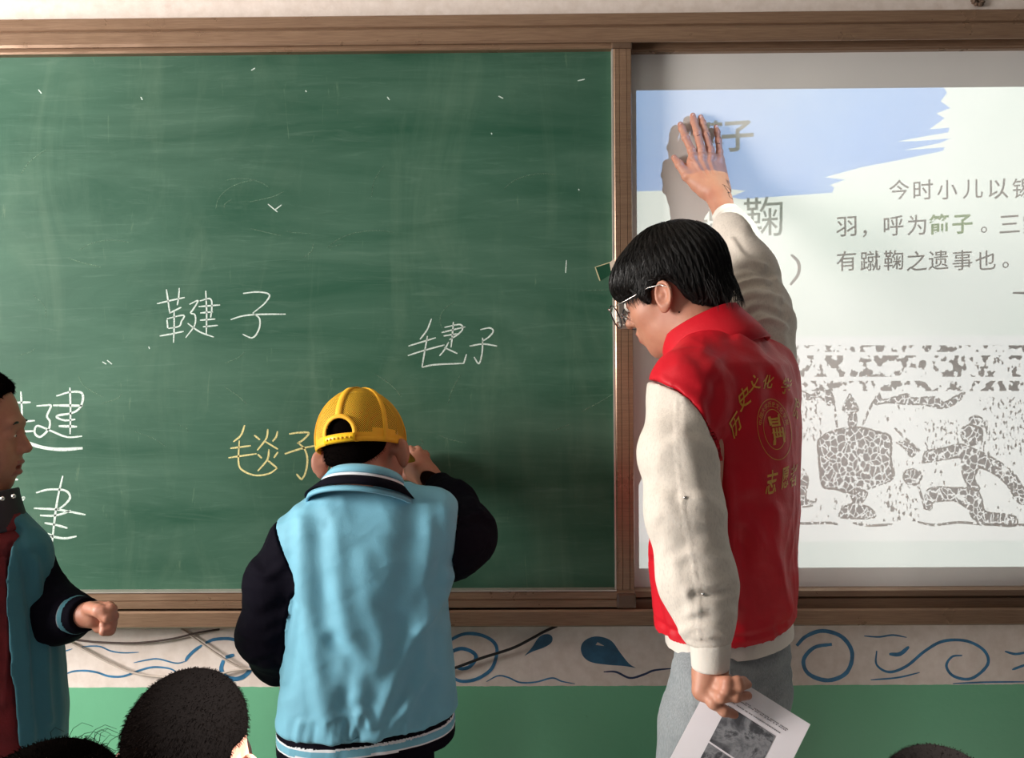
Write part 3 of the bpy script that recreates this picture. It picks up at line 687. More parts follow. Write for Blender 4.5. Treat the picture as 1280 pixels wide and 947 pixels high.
def sdf_obj(name, co, Q, mats, parent, region=None):
    me = bpy.data.meshes.new(name); off = np.array(parent_origin(parent)) if parent is not None else 0
    me.vertices.add(len(co)); me.vertices.foreach_set('co', (co - off).astype(np.float32).ravel())
    me.loops.add(4 * len(Q)); me.loops.foreach_set('vertex_index', Q.astype(np.int32).ravel())
    me.polygons.add(len(Q)); me.polygons.foreach_set('loop_start', (4 * np.arange(len(Q))).astype(np.int32))
    me.update(calc_edges=True); me.validate()
    for m in (mats if isinstance(mats, (list, tuple)) else [mats]): me.materials.append(m)
    if region is not None: me.polygons.foreach_set('material_index', np.asarray(region, np.int32))
    me.shade_smooth(); o = bpy.data.objects.new(name, me); return link(o, parent)
def seg_dist(px, py, L):
    d = np.full(px.shape, 1e9)
    for (x0, y0), (x1, y1) in zip(L[:-1], L[1:]):
        dx, dy = x1 - x0, y1 - y0; t = np.clip(((px - x0) * dx + (py - y0) * dy) / (dx * dx + dy * dy + 1e-9), 0, 1)
        d = np.minimum(d, np.hypot(px - x0 - t * dx, py - y0 - t * dy))
    return d
def creases(co, Q, lines, front=True):
    """cloth folds: lines of (polyline, width px, height m): raised or sunk along the normal on the side they belong to"""
    n = normals(co, Q); px, py = proj(co); d = np.zeros(len(co))
    vd = co - np.array(CAM); face = np.clip(-(n * vd).sum(1) / np.linalg.norm(vd, axis=1) * 2.5 + 0.3, 0, 1)
    for L, w, a in lines:
        S = seg_dist(px, py, [tuple(p) for p in smooth_line(L, 4)])
        d += a * np.exp(-(S / w) ** 2) - 0.45 * a * np.exp(-((S - 1.6 * w) / w) ** 2)
    return co + n * (d * (face if front else 1))[:, None]
def waves(co, Q, amp, sc, seed=0, stretch=(1, 1, 1), ridge=True):
    """soft random wrinkles"""
    r = np.random.RandomState(seed); n = normals(co, Q); p = co * np.array(stretch) * sc; d = np.zeros(len(co)); a = 1.0
    for o in range(4):
        k = r.randn(3, 3) * 0.6 + np.eye(3); ph = r.rand(3) * 6.28
        q = np.sin(p @ k + ph); w = np.sin((p + 0.7 * q) @ r.randn(3) * 1.0 + ph[0])
        d += a * ((1 - 2 * np.abs(w)) if ridge else w); a *= 0.55; p = p * 1.9
    return co + n * (d * amp)[:, None]

# ---------------------------------------------------------------- shared human pieces
def head_field(g, c, F, U, s=1.0, child=False, mouth_open=0.0, ear=(.30, .083)):
    """c = middle of the head, F = where it looks, U = up. Skull, jaw, brow, nose, lips, ears, neck root"""
    R = rot_rows(F, U); c = np.array(c, float)
    def L(x, y, z): return c + s * (x * R[0] + y * R[1] + z * R[2])
    def E(p, r): return g.ell(L(*p), [q * s for q in r], R)
    def Cc(a, b, ra, rb): return g.cap(L(*a), L(*b), ra * s, rb * s)
    f = E((-.012, 0, .035), (.096, .077, .084))
    f = smin(f, E((.028, 0, -.030), (.062, .060, .078)), .03)
    f = smin(f, E((.020, 0, -.066), (.056, .050, .044)), .03)
    f = smin(f, E((.056, 0, -.094), (.024, .024, .018)), .025 * s)           # chin
    if child: 
        f = smin(f, E((.050, .034, -.045), (.034, .030, .034)), .02 * s); f = smin(f, E((.050, -.034, -.045), (.034, .030, .034)), .02 * s)
    for q in (1, -1):
        f = smin(f, E((.048, .036 * q, -.022), (.032, .027, .026)), .02 * s)   # cheek
        f = smax(f, -E((.096, .031 * q, .004), (.016, .018, .011)), .010 * s)  # socket
        f = smin(f, E((.0765, .031 * q, .002), (.0135, .016, .0105)), .003 * s)
    f = smin(f, E((.080, 0, .024), (.013, .044, .010)), .016 * s)
    tip = .104 if child else .110
    f = smin(f, Cc((.084, 0, .012), (tip - .002, 0, -.024), .0065, .0100), .010 * s)
    for q in (1, -1): f = smin(f, E((.092, .012 * q, -.029), (.010, .007, .0075)), .006 * s)
    f = smin(f, E((.080, 0, -.058), (.016, .026, .020)), .012 * s)
    if mouth_open > 0: f = smax(f, -E((.096, 0, -.060), (.022, .019, .006 * mouth_open)), .004 * s)
    f = smin(f, E((.090, 0, -.0515), (.0095, .022, .0055)), .004 * s); f = smin(f, E((.0885, 0, -.0665 - .004 * mouth_open), (.0095, .018, .006)), .004 * s)
    if not mouth_open: f = smax(f, -E((.102, 0, -.0585), (.007, .021, .0016)), .002 * s)
    for q in (1, -1): f = smin(f, ear_field(g, L, R, q, s, *ear), .004 * s)
    return f, L, R
def ear_field(g, L, R, q, s, out=0.30, off=.083):
    """ear shell: rim, concha, lobe; stands off the skull by 'out'"""
    F, Lf, U = R; a = math.radians(24)
    ef = F * math.cos(a) * 1.0 - Lf * q * -math.sin(a) * 0 ; 
    nrm = Lf * q * math.cos(out * 1.6) + F * math.sin(out * 1.6); nrm /= np.linalg.norm(nrm)
    up = U * math.cos(.18) - F * math.sin(.18); R2 = rot_rows(np.cross(up, nrm), up)
    c = L(-.012, off * q, -.017); 
    body = g.ell(c, (.0170 * s, .0052 * s, .0275 * s), R2)
    R3 = R2
    lobe = g.ell(c - up * .022 * s + F * .004 * s, (.010 * s, .0055 * s, .011 * s), R3)
    e = smin(body, lobe, .006 * s)
    # rim
    n = 11; pts = []
    for i in range(n):
        t = math.radians(-70 + 290 * i / (n - 1)); x = -math.cos(t); 
        pts.append(c + R3[0] * (.0150 * s * math.sin(t + math.pi / 2) * -1) * 1.0 + up * (.0240 * s * math.sin(t)) + nrm * .0035 * s)
    rim = None
    for i in range(n - 1):
        gq = g.cap(pts[i], pts[i + 1], .0036 * s, .0036 * s); rim = gq if rim is None else np.minimum(rim, gq)
    e = smin(e, rim, .003 * s)
    e = smax(e, -g.ell(c + nrm * .0075 * s + up * .003 * s, (.0115 * s, .0088 * s, .0185 * s), R3), .003 * s)
    root = g.cap(L(-.006, .066 * q, -.008), c + F * .006 * s - nrm * .003 * s, .012 * s, .006 * s)
    return smin(e, root, .006 * s)
def box_of(pts, pad):
    P = np.array([list(p) for p in pts], float); return P.min(0) - pad, P.max(0) + pad
def finger(g, pts, r0, r1, k=.004):
    n = len(pts); rs = [r0 + (r1 - r0) * i / (n - 1) for i in range(n)]
    f = g.chain(pts, rs, k)
    for i in range(1, n - 1): f = smin(f, g.ell(pts[i], [rs[i] * 1.07] * 3), .003)      # knuckles
    return f
def strands(name, roots, mat, parent, r0=.0006, r1=.0002):
    """roots: list of point lists (hair strands); one thin three-sided tube each, ONE mesh of kind stuff"""
    V = []; Fq = []; n = 0
    for P in roots:
        P = np.array(P); m = len(P); T = np.gradient(P, axis=0); T /= np.linalg.norm(T, axis=1)[:, None] + 1e-9
        a = np.cross(T, [0.31, 0.2, 0.93]); a /= np.linalg.norm(a, axis=1)[:, None] + 1e-9; b = np.cross(T, a)
        r = np.linspace(r0, r1, m)[:, None]
        ring = np.stack([P + r * (a * math.cos(w) + b * math.sin(w)) for w in (0, 2.094, 4.189)], 1).reshape(-1, 3)
        V.append(ring)
        q = [(i * 3 + k, i * 3 + (k + 1) % 3, i * 3 + 3 + (k + 1) % 3, i * 3 + 3 + k) for i in range(m - 1) for k in range(3)]
        Fq.append(np.array(q) + n); n += len(ring)
    o = sdf_obj(name, np.concatenate(V), np.concatenate(Fq), mat, parent); o['kind'] = 'stuff'; return o
def hair_mat(name, c, c2):
    s = NT(name); s.col(s.ramp(s.noise(90, 3), [(0.3, c), (0.7, c2)])); s.set(Roughness=0.42); s.b.inputs['Specular IOR Level'].default_value = 0.35; return s.m
M_hair = hair_mat('black_hair', (0.0035, 0.0028, 0.0026, 1), (0.009, 0.0065, 0.0055, 1))
M_skin_m = skin('skin_adult', (0.50, 0.235, 0.150, 1), (0.44, 0.180, 0.115, 1))
M_skin_c = skin('skin_child', (0.48, 0.215, 0.140, 1), (0.42, 0.160, 0.105, 1))
M_nail = simple('finger_nail', (0.62, 0.36, 0.30, 1), .35, .05)
M_lips = simple('lip_skin', (0.38, 0.11, 0.085, 1), .45, .05)
M_eye = simple('eye_white', rgb(225, 218, 210), .2, .02); M_iris = simple('dark_iris', (0.012, 0.008, 0.006, 1), .1)
# ================================================================== THE YOUNG MAN IN THE RED VEST
man = empty('person', (0.42, -0.40, 0.0), 'tall young man in a red vest with one palm raised flat against the lit screen', 'person')
def A3(px, py, y): return np.array(at(px, py, y))
ang = math.atan2(0.56, -0.83)          # facing direction in plan
Fm = np.array([-0.83, 0.56, 0.0]); Lm = np.array([-0.56, -0.83, 0.0]); Um = np.array([0, 0, 1.0])
# ---- head
HS = .93
Hc = A3(842, 365, -0.36)
Fh = np.array([-0.77, 0.55, -0.33]); Uh = np.array([-0.25, 0.16, 0.95])
g = G(Hc - .15, Hc + .15, .0022)
f, Lh, Rh = head_field(g, Hc, Fh, Uh, HS, ear=(.08, .080))
neck_b = A3(884, 440, -0.40)
f = smin(f, g.cap(Lh(-.022, 0, -.03), neck_b, .052, .056), .022)
hv, hq = nets(g, f, 1)
# ---- raised hand (back of the hand towards us, palm on the screen)
def hp(px, py, y): return A3(px, py, y)
g = G(*box_of([hp(836, 138, -.01), hp(925, 262, -.10), hp(838, 262, -.02), hp(920, 138, 0)], .012), .0014)
yf = -.010
fr = {'index': [(867, 197, -.030), (864.5, 188, -.030), (857, 172, -.024), (852.5, 161, -.014), (850.5, 155.5, yf)],
      'middle': [(878, 197, -.031), (876.5, 187, -.032), (871.5, 166, -.026), (867.5, 152, -.014), (866, 144.5, yf)],
      'ring': [(889, 197, -.030), (888, 188, -.030), (882.5, 168, -.024), (878.5, 154, -.014), (876, 146.5, yf)],
      'pinky': [(900, 198, -.026), (899.5, 190, -.026), (898, 176, -.021), (896.5, 165, -.013), (895, 158.5, yf)]}
f = None
for k, L in fr.items():
    r = {'index': (.0093, .0064), 'middle': (.0095, .0066), 'ring': (.0090, .0062), 'pinky': (.0078, .0054)}[k]
    q = finger(g, [hp(*p) for p in L], *r); f = q if f is None else np.minimum(f, q)
palm = g.chain([hp(868, 200, -.026), hp(880, 237, -.040)], [.013, .017])
for a, b, ra, rb in (((878, 199, -.028), (888, 236, -.042), .013, .018), ((889, 200, -.027), (897, 238, -.042), .013, .018), ((899, 202, -.024), (904, 238, -.040), .0125, .017), ((866, 203, -.024), (873, 228, -.034), .012, .015)):
    palm = smin(palm, g.cap(hp(*a), hp(*b), ra, rb), .012)
f = smin(f, palm, .007)
thumb = finger(g, [hp(872, 232, -.034), hp(859, 220, -.030), hp(849.5, 206, -.022), hp(842.5, 197, -.013)], .0135, .0068)
f = smin(f, thumb, .010)
wr = hp(900, 250, -.062); wr2 = hp(912, 285, -.105)
f = smin(f, g.cap(hp(893, 238, -.046), wr, .0235, .0235), .02); f = smin(f, g.cap(wr, wr2, .0235, .0275), .012)
for (x, y, yy) in ((866, 196, -.040), (877.5, 195, -.042), (888.5, 196, -.040), (899.5, 199, -.034)): f = smin(f, g.ell(hp(x, y, yy), (.006, .004, .007)), .007)
for (x0, y0, x1, y1) in ((868, 200, 884, 226), (878, 200, 890, 226), (888, 201, 896, 226)): f = smin(f, g.cap(hp(x0, y0, -.042), hp(x1, y1, -.056), .0022, .0022), .006)
rv, rq = nets(g, f, 1)
# ---- hanging hand holding the sheet
yh = -.665
def hq2(px, py, dy=0): return A3(px, py, yh + dy)
g = G(*box_of([hq2(862, 812, .05), hq2(945, 900, -.05), hq2(862, 900), hq2(945, 812)], .02), .0016)
f = g.chain([hq2(888, 815, .02), hq2(887, 838, .01)], [.0235, .0215])
f = smin(f, g.chain([hq2(886, 838, .005), hq2(882, 862, -.005)], [.019, .015]), .015)
f = smin(f, g.chain([hq2(893, 842, .01), hq2(896, 858, .005)], [.017, .013]), .014)
f = smin(f, g.cap(hq2(880, 845), hq2(876, 863, -.008), .013, .011), .012)
fl = [([(894, 848, -.008), (909, 852, -.030), (922, 851, -.030), (930, 849.5, -.020)], .0076, .0052),
      ([(890, 856, -.010), (908, 861, -.032), (924, 858, -.032), (935, 855, -.022)], .0079, .0055),
      ([(885, 863, -.012), (902, 871, -.032), (920, 870.5, -.032), (935, 869, -.024)], .0080, .0058),
      ([(877, 865, -.010), (892, 878, -.026), (905, 888, -.028), (918, 892.5, -.022)], .0090, .0060)]
for L, r0, r1 in fl: f = smin(f, finger(g, [hq2(*p) for p in L], r0, r1), .0035)
f = smin(f, finger(g, [hq2(893, 842, .018), hq2(904, 856, .040), hq2(916, 866, .045)], .011, .0075), .008)     # thumb behind the sheet
lv, lq = nets(g, f, 1)
# ---- coarse trunk, arms and legs under the clothes, joined into the same body mesh
zc = {p: at(905, p, -.40).z for p in (420, 460, 520, 600, 700, 800, 850, 900)}
sh_l = A3(853, 497, -.55); sh_r = A3(958, 447, -.25)
el_l = A3(868, 668, -.60); wr_l = hq2(888, 818, .0)
el_r = A3(957, 372, -.22); 
cxm = at(905, 600, -.40).x
hip_l = np.array([cxm - .045, -.40 - .075, .93]); hip_r = np.array([cxm + .05, -.40 + .06, .93])
g = G((cxm - .30, -.75, 0.0), (cxm + .32, -.02, 2.0), .009)
b_ang = math.atan2(Lm[1], Lm[0])
f = g.loft([(.88, cxm, -.40, .125, .075, b_ang), (1.0, cxm, -.40, .125, .08, b_ang), (1.2, cxm, -.40, .145, .085, b_ang), (1.38, cxm, -.40, .15, .085, b_ang), (1.45, cxm, -.40, .09, .06, b_ang)])
f = smin(f, g.cap(neck_b, Lh(-.02, 0, -.05), .052, .044), .03)
f = smin(f, g.chain([sh_l + [0.03, .02, -.02], el_l, wr_l], [.044, .036, .022]), .03)
f = smin(f, g.chain([sh_r + [-.02, 0, -.03], el_r, wr2 + np.array([0.004, -.01, -.02])], [.046, .036, .026]), .03)
for h, q in ((hip_l, -1), (hip_r, 1)):
    kn = h + [-.02 + .01 * q, .01, -.44]; an = kn + [.02, .0, -.40]
    f = smin(f, g.chain([h - [0, 0, .06], kn, an], [.060, .050, .036]), .03); f = smin(f, g.cap(an + [0, 0, -.03], an + [-.12, .09, -.045], .036, .030), .02)
tv, tq = nets(g, f, 2)
V, Q4 = join((hv, hq), (rv, rq), (lv, lq), (tv, tq))
# lip colour by place on the face
cen = V[Q4].mean(1); loc = (cen - Hc) @ Rh.T / HS
lip = (loc[:, 0] > .086) & (np.abs(loc[:, 1]) < .021) & (loc[:, 2] < -.047) & (loc[:, 2] > -.0715)
sdf_obj('body', V, Q4, [M_skin_m, M_lips], man, lip.astype(int))
# nails
m = MB()
def nails(lst, parent, r=(.0036, .0011, .0050)):
    for p0, p1, nrm in lst:
        u = Vector(p1) - Vector(p0); u.normalize(); nn = Vector(nrm); nn = (nn - u * nn.dot(u)).normalized(); R = Matrix((u.cross(nn), nn, u)).transposed()
        MB().ellipsoid(Vector(p1) + nn * .0006, r, R, 12, 8).build('fingernail', M_nail, parent, True)
camd = np.array([.12, -1, .1])
nails([(hp(*L[-2]), np.array(hp(L[-1][0], L[-1][1] + 1.5, L[-1][2])) + np.array([0, -.0052, 0]), camd) for L in fr.values()] + [(hp(849.5, 206, -.022), np.array(hp(843.5, 198, -.013)) + np.array([-.001, -.0058, 0]), camd)], man)
# wrist tattoo
def on_front(o, pts, lift=.0007):
    """drop pixel positions onto the visible side of a mesh object (object origin at its parents' origin)"""
    off = parent_origin(o.parent); bv = BVHTree.FromObject(o, bpy.context.evaluated_depsgraph_get()); out = []
    for px, py in pts:
        d = (at(px, py, 0) - CAM).normalized(); h = bv.ray_cast(CAM - off, d)
        out.append(None if h[0] is None else h[0] + off + h[1] * lift)
    return out
bpy.context.view_layer.update()
body_o = [c for c in man.children if c.name.startswith('body')][0]
m = MB()
for L in ([(903, 230.5), (908, 233), (913, 238), (916, 243), (917.5, 250)], [(905, 232), (909, 238), (913, 243)], [(910, 240), (912, 246), (916, 249), (917.5, 251)], [(909, 241), (914, 240)]):
    P = [p for p in on_front(body_o, [tuple(q) for q in smooth_line(L, 4)], .0003) if p is not None]
    if len(P) > 2: m.tube(P, .00045, 4)
m.build('wrist_tattoo', simple('tattoo_ink', (0.02, 0.018, 0.02, 1), .6), man)
m = MB()
for L in ([(883.5, 165), (886, 169), (888, 176), (890, 181)], [(886, 158), (888, 163)], [(871, 170), (875, 168)], [(896, 179), (900, 179.5)]):
    P = [p for p in on_front(body_o, [tuple(q) for q in smooth_line(L, 4)], .0002) if p is not None]
    if len(P) > 2: m.tube(P, .0006, 4)
m.build('finger_tattoo', simple('tattoo_ink_pale', (0.06, 0.04, 0.04, 1), .6), man)
MB().ellipsoid(on_front(body_o, [(849, 390)], .0002)[0], (.0016, .0016, .0016), nu=8, nv=6).build('mole', simple('mole_brown', (0.03, 0.014, 0.01, 1), .6), man, True)
# eyes
for q in (1, -1):
    e = MB().ellipsoid(Lh(.0815, .031 * q, .003), (.0115,) * 3, nu=16, nv=10).build('eye', M_eye, man, True)
    MB().ellipsoid(Lh(.0905, .031 * q, .002), (.0045,) * 3, nu=12, nv=8).build('iris', M_iris, e, True)
    P = [Vector(Lh(.090 - .002 * abs(t), (.031 + .017 * t) * q, .0245 + .003 * (1 - t * t))) for t in np.linspace(-1, 1, 7)]
    MB().tube(P, [.0012, .0022, .0026, .0026, .0024, .002, .001], 6).build('eyebrow', M_hair, man, True)
# ---- hair: full rounded bowl with long fringe
g = G(Hc - .155, Hc + .16, .0026)
def Eh(p, r): return g.ell(Lh(*p), r, Rh)
f = Eh((-.012, 0, .040), (.101, .084, .086))
f = smin(f, Eh((.046, 0, .044), (.064, .070, .054)), .02)
f = smin(f, Eh((-.060, 0, -.008), (.046, .062, .056)), .02)
cut = g.plane(Lh(.03, 0, .012), -(Rh[2] * 1.0) + Rh[0] * .10)              # below the fringe line, in front of the ears
front = g.plane(Lh(-.002, 0, 0), -Rh[0])
face = np.maximum(-g.plane(Lh(.03, 0, .008), Rh[2] - Rh[0] * .10) * -1.0, 0)
under = g.plane(Lh(.02, 0, .010), Rh[2] * -1.0 + Rh[0] * .06)              # >0 below the line
inface = np.minimum(under, g.plane(Lh(.012, 0, 0), Rh[0]))                 # below line and ahead of ear
f = smax(f, inface, .008)
earcut = np.minimum(np.minimum(g.plane(Lh(0, 0, .012), -Rh[2]), g.plane(Lh(-.034, 0, 0), Rh[0] - Rh[2] * .25)), 9)
f = smax(f, earcut, .008)
f = smax(f, g.plane(Lh(-.05, 0, -.062), -Rh[2] * 1.0 + Rh[0] * .55), .01)
for q in (1, -1): f = smin(f, g.chain([Lh(.030, .074 * q, .028), Lh(.026, .079 * q, .004), Lh(.022, .076 * q, -.018)], [.014, .009, .002]), .008)   # sideburn
hv2, hq2_ = nets(g, f, 2)
d = (hv2 - np.array(Lh(-.03, 0, .12))) ; az = np.arctan2(d @ Rh[1], d @ Rh[0]); rr_ = np.linalg.norm(d, axis=1)
hv2 = hv2 + normals(hv2, hq2_) * (.0012 * np.sin(az * 46 + 5 * np.sin(rr_ * 30)) + .0008 * np.sin(az * 97 + rr_ * 60))[:, None]
hair = sdf_obj('hair', hv2, hq2_, M_hair, man)
def hair_strands(name, shell, crown, R, n, parent, seed, length=(.05, .11), steps=8, grav=.6, ok=None, lift=.0012, flare=0.0, r0=.0008):
    """strands that follow the shell away from the crown"""
    off = parent_origin(shell.parent); bv = BVHTree.FromObject(shell, bpy.context.evaluated_depsgraph_get()); rn = random.Random(seed); out = []
    me = shell.data; nv = len(me.vertices)
    while len(out) < n:
        v = me.vertices[rn.randrange(nv)].co
        p = Vector(v) + off
        if ok and not ok(p): n -= 1; continue
        L = rn.uniform(*length); pts = []; st = L / steps; drift = Vector((rn.uniform(-1, 1), rn.uniform(-1, 1), rn.uniform(-1, 1))) * .18; lf = lift * rn.uniform(.3, 2.2)
        cr = Vector(crown); bad = False
        for i in range(steps + 1):
            h = bv.find_nearest(p - off)
            if h[0] is None: bad = True; break
            nrm = h[1]; q = h[0] + off
            if i < steps - 2 or flare == 0: p = q + nrm * lf
            pts.append(tuple(p))
            t = (p - cr); t = t - nrm * t.dot(nrm)
            if t.length < 1e-4: t = Vector(R[0])
            t = t.normalized() + Vector((0, 0, -grav)) + drift; t = (t - nrm * t.dot(nrm))
            p = p + t.normalized() * st + nrm * flare * st
        if not bad: out.append(pts)
    return strands(name, out, M_hair, parent, r0, .00025)
bpy.context.view_layer.update()
hair_strands('hair_strands', hair, Lh(-.035, .01, .135), Rh, 11000, hair, 4, (.05, .09), 7, .25, r0=.00042)
# fringe tips and nape tips that stick out past the shell
rn = random.Random(8); tips = []
for i in range(900):
    t = rn.uniform(-1.25, 1.25); a = Lh(.098 * math.cos(t) - .004 + rn.uniform(-.01, .004), .080 * math.sin(t) * 1.02, .034 + rn.uniform(-.012, .016)); dn = rn.uniform(.022, .040)
    b = np.array(a) - Rh[2] * dn + Rh[0] * rn.uniform(-.008, .006) + Rh[1] * rn.uniform(-.006, .006); mid = (np.array(a) + b) / 2 + Rh[0] * .002
    tips.append([a, mid, b])
for i in range(260):
    t = rn.uniform(2.0, 4.28); a = Lh(-.060 + .058 * math.cos(t) * 1.0 + .0, .070 * math.sin(t), -.040 + rn.uniform(-.014, .03)); dn = rn.uniform(.012, .03)
    b = np.array(a) - Rh[2] * dn + (Rh[0] * math.cos(t) + Rh[1] * math.sin(t)) * rn.uniform(-.008, .001)
    tips.append([a, (np.array(a) + b) / 2 + Rh[0] * -.001, b])
for i in range(260):
    q = -1 if rn.random() < .5 else 1; a = Lh(.030 + rn.uniform(-.014, .018), .083 * q, .020 + rn.uniform(-.01, .01)); b = Lh(.024 + rn.uniform(-.01, .012), .079 * q, -.012 + rn.uniform(-.012, .014)); tips.append([a, (np.array(a) + np.array(b)) / 2 + Rh[1] * q * .002, b])
strands('hair_tips', tips, M_hair, hair, .0007, .0002)
# ---- glasses
gl = empty('glasses', Lh(.115, 0, 0), 'thin round metal glasses with clear lenses worn by the man in the red vest', 'glasses')
M_sil = simple('silver_metal', rgb(215, 210, 205), .22, .03, Metallic=0.9); M_rim = simple('dark_rim', rgb(48, 40, 44), .3)
s = NT('lens_glass'); s.set(Roughness=.03, IOR=1.2); s.b.inputs['Transmission Weight'].default_value = .97; s.b.inputs['Alpha'].default_value = .35; s.col(rgb(225, 225, 228)); M_lens = s.m
for q in (1, -1):
    C0 = np.array(Lh(.117, .033 * q, -.006)); 
    ring = [Vector(C0 + Rh[1] * .0235 * math.cos(t) + Rh[2] * .0225 * math.sin(t) - Rh[0] * .004 * math.cos(t) * q) for t in np.linspace(0, 2 * math.pi, 25)]
    MB().tube(ring, .0013, 6).build('rim', M_rim, gl, True)
    vv = [tuple(C0)] + [tuple(p) for p in ring[:-1]]; MB().add(vv, [(0, i, i % 24 + 1) for i in range(1, 25)]).build('lens', M_lens, gl)
    MB().tube([Vector(p) for p in (Lh(.113, .058 * q, .004), Lh(.100, .080 * q, .002), Lh(.06, .088 * q, .002), Lh(.010, .089 * q, .006), Lh(-.014, .088 * q, .002), Lh(-.030, .086 * q, -.012))], [.0014, .0010, .0007, .0007, .0010, .0010], 6).build('temple', M_sil, gl, True)
    MB().tube([Vector(p) for p in (Lh(.115, .054 * q, .004), Lh(.109, .070 * q, .004))], .0022, 6).build('hinge', M_sil, gl, True)
    MB().tube([Vector(p) for p in (Lh(.115, .014 * q, -.006), Lh(.108, .012 * q, -.010), Lh(.104, .012 * q, -.016))], .0011, 6).build('nose_pad', M_sil, gl, True)
MB().tube([Vector(p) for p in (Lh(.117, .011, .0), Lh(.119, .0, .003), Lh(.117, -.011, .0))], .0012, 6).build('bridge', M_sil, gl, True)

# ---- sweatshirt: torso rib under the vest, two sleeves
M_sweat = cloth('oatmeal_fleece', rgb(214, 204, 192), .92, .05, 700, .35, .2, fleck=rgb(203, 193, 182))
M_rib = cloth('oatmeal_rib', rgb(218, 210, 200), .92, .04, 500, .3, .2); M_tee = cloth('white_cotton', rgb(236, 234, 232), .8, .03)
def sec(py, xl, xr, y=-.40, k=1.0, sh=0.0):
    """section of the trunk at a pixel row between two outline columns"""
    p = at((xl + xr) / 2, py, y); w = (xr - xl) / 2 / pxm(y) * k; a = w / .78
    return (p.z, p.x + sh, p.y, a * 1.0, a * .64, b_ang)
g = G(*box_of([at(790, 850, -.66), at(1030, 730, -.15)], .02), .0045)
f = g.loft([sec(870, 830, 1001), sec(835, 828, 1002), sec(815, 827, 1003), sec(780, 824, 1000), sec(745, 824, 996)])
lowz = .985 - g.Z + 0 * g.X + 0 * g.Y
f = smax(f, lowz, .006)
v, q = nets(g, f, 1)
rib = waves(v, q, .0015, 26, 3, (1, 1, .3))
sdf_obj('sweatshirt_hem', rib, q, M_rib, man)
f = g.loft([sec(870, 832, 999), sec(835, 830, 1000), sec(790, 834, 994)]); f = smax(f, .970 - g.Z + 0 * g.X + 0 * g.Y, .004)
v, q = nets(g, f, 1); sdf_obj('tee_shirt_hem', waves(v, q, .001, 20, 4), q, M_tee, man)
# left sleeve
S0 = A3(858, 505, -.545); S1 = A3(847, 565, -.590); S2 = A3(855, 640, -.615); S3 = A3(869, 715, -.63); S4 = A3(883, 775, -.65); S5 = A3(887, 806, -.655)
def sleeve_l(g):
    f = g.chain([S0, S1, S2, S3, S4, S5], [.050, .056, .057, .054, .039, .028], .02)
    f = smin(f, g.ell(S3 + [.008, 0, -.022], (.047, .045, .045)), .03)
    return smax(f, -g.plane(S5 + [0, 0, .0], [0.05, 0, 1]), .004)
def vest_field(g):
    f = g.loft([sec(830, 823, 1001), sec(790, 815, 1003), sec(700, 806, 1006), sec(600, 810, 1009), sec(540, 815, 1011), sec(490, 822, 1007), sec(455, 832, 996), sec(430, 855, 955), sec(414, 872, 918)], 2.2)
    f = smin(f, g.chain([A3(905, 440, -.40), A3(862, 478, -.52)], [.060, .060], .02), .05)
    f = smin(f, g.ell(A3(853, 520, -.555), (.056, .062, .085)), .04)
    f = smin(f, g.chain([A3(905, 432, -.40), A3(955, 462, -.30)], [.052, .052], .02), .04)
    return smin(f, g.ell(A3(962, 490, -.31), (.045, .05, .08)), .04)
def seam_l(g, fs, fj):
    """armhole seam of the near sleeve: >0 on the vest's side"""
    sc = np.float32(FPX) / (g.Y - np.float32(CAM.y)); px = CX + g.X * sc + 14.0 * 0; py = CY - (g.Z - CAM.z) * sc
    yb = np.interp(px, [760, 812, 838, 865, 884, 894, 900, 915], [474, 478, 488, 514, 552, 600, 680, 1200]).astype(np.float32)
    w = np.clip((640 - py) / 50, 0, 1)
    return (w * np.clip((yb - py) / 840 * .7, -.03, .03) + (1 - w) * np.clip((fs - fj) * .5, -.02, .02)).astype(np.float32)
g = G(*box_of([S0, S5], .12), .0042)
fs = sleeve_l(g); fj = vest_field(g); f = smax(smin(fs, fj, .012), seam_l(g, fs, fj), .002); f = np.maximum(f, g.X - A3(915, 600, -.5)[0])
v, q = nets(g, f, 2)
v = creases(v, q, [([(800, 560), (830, 545), (852, 535), (895, 548)], 8.75, -0.0022), ([(845, 500), (846, 560), (852, 620), (862, 680), (872, 740), (874, 800)], 2.0, 0.0012),
     ([(856, 622), (880, 624), (905, 640)], 7.5, 0.0033), ([(830, 655), (860, 668), (905, 662)], 8.75, -0.0028), ([(845, 700), (870, 690), (910, 700)], 7.5, 0.0028), ([(868, 744), (895, 742), (916, 736)], 6.25, -0.0039), ([(862, 766), (885, 760), (914, 765)], 7.5, 0.0033),
     ([(812, 600), (840, 612), (858, 622)], 10.0, -0.0022), ([(870, 540), (885, 580), (900, 640)], 11.25, -0.0022), ([(850, 790), (872, 782), (905, 790)], 5.0, 0.0022), ([(835, 690), (850, 730), (868, 760)], 10.0, 0.0022), ([(858, 800), (880, 803), (905, 798)], 3.75, -0.0017), ([(822, 520), (826, 600), (840, 680)], 12.5, 0.0017)])
v = waves(v, q, .0013, 17, 11, (1, 1, .8)); sl = sdf_obj('left_sleeve', v, q, M_sweat, man); sl.name = 'sleeve'
g = G(*box_of([A3(865, 798, -.67), A3(908, 838, -.65)], .045), .003)
f = g.chain([A3(888, 800, -.660), A3(888, 832, -.662)], [.0290, .0265], .01); f = smax(f, -g.plane(A3(888, 836, -.662), [-.02, 0, 1]), .004); f = smax(f, g.plane(A3(888, 799, -.662), [0, 0, 1]), .004)
v, q = nets(g, f, 1); sdf_obj('cuff', v, q, M_rib, sl)
for px, py in ((856.5, 622), (879, 742)):
    p = on_front(sl, [(px, py)], .001)[0]
    if p is not None: MB().ellipsoid(p, (.0028, .0018, .0028), nu=10, nv=6).build('snap_button', M_sil, sl, True)
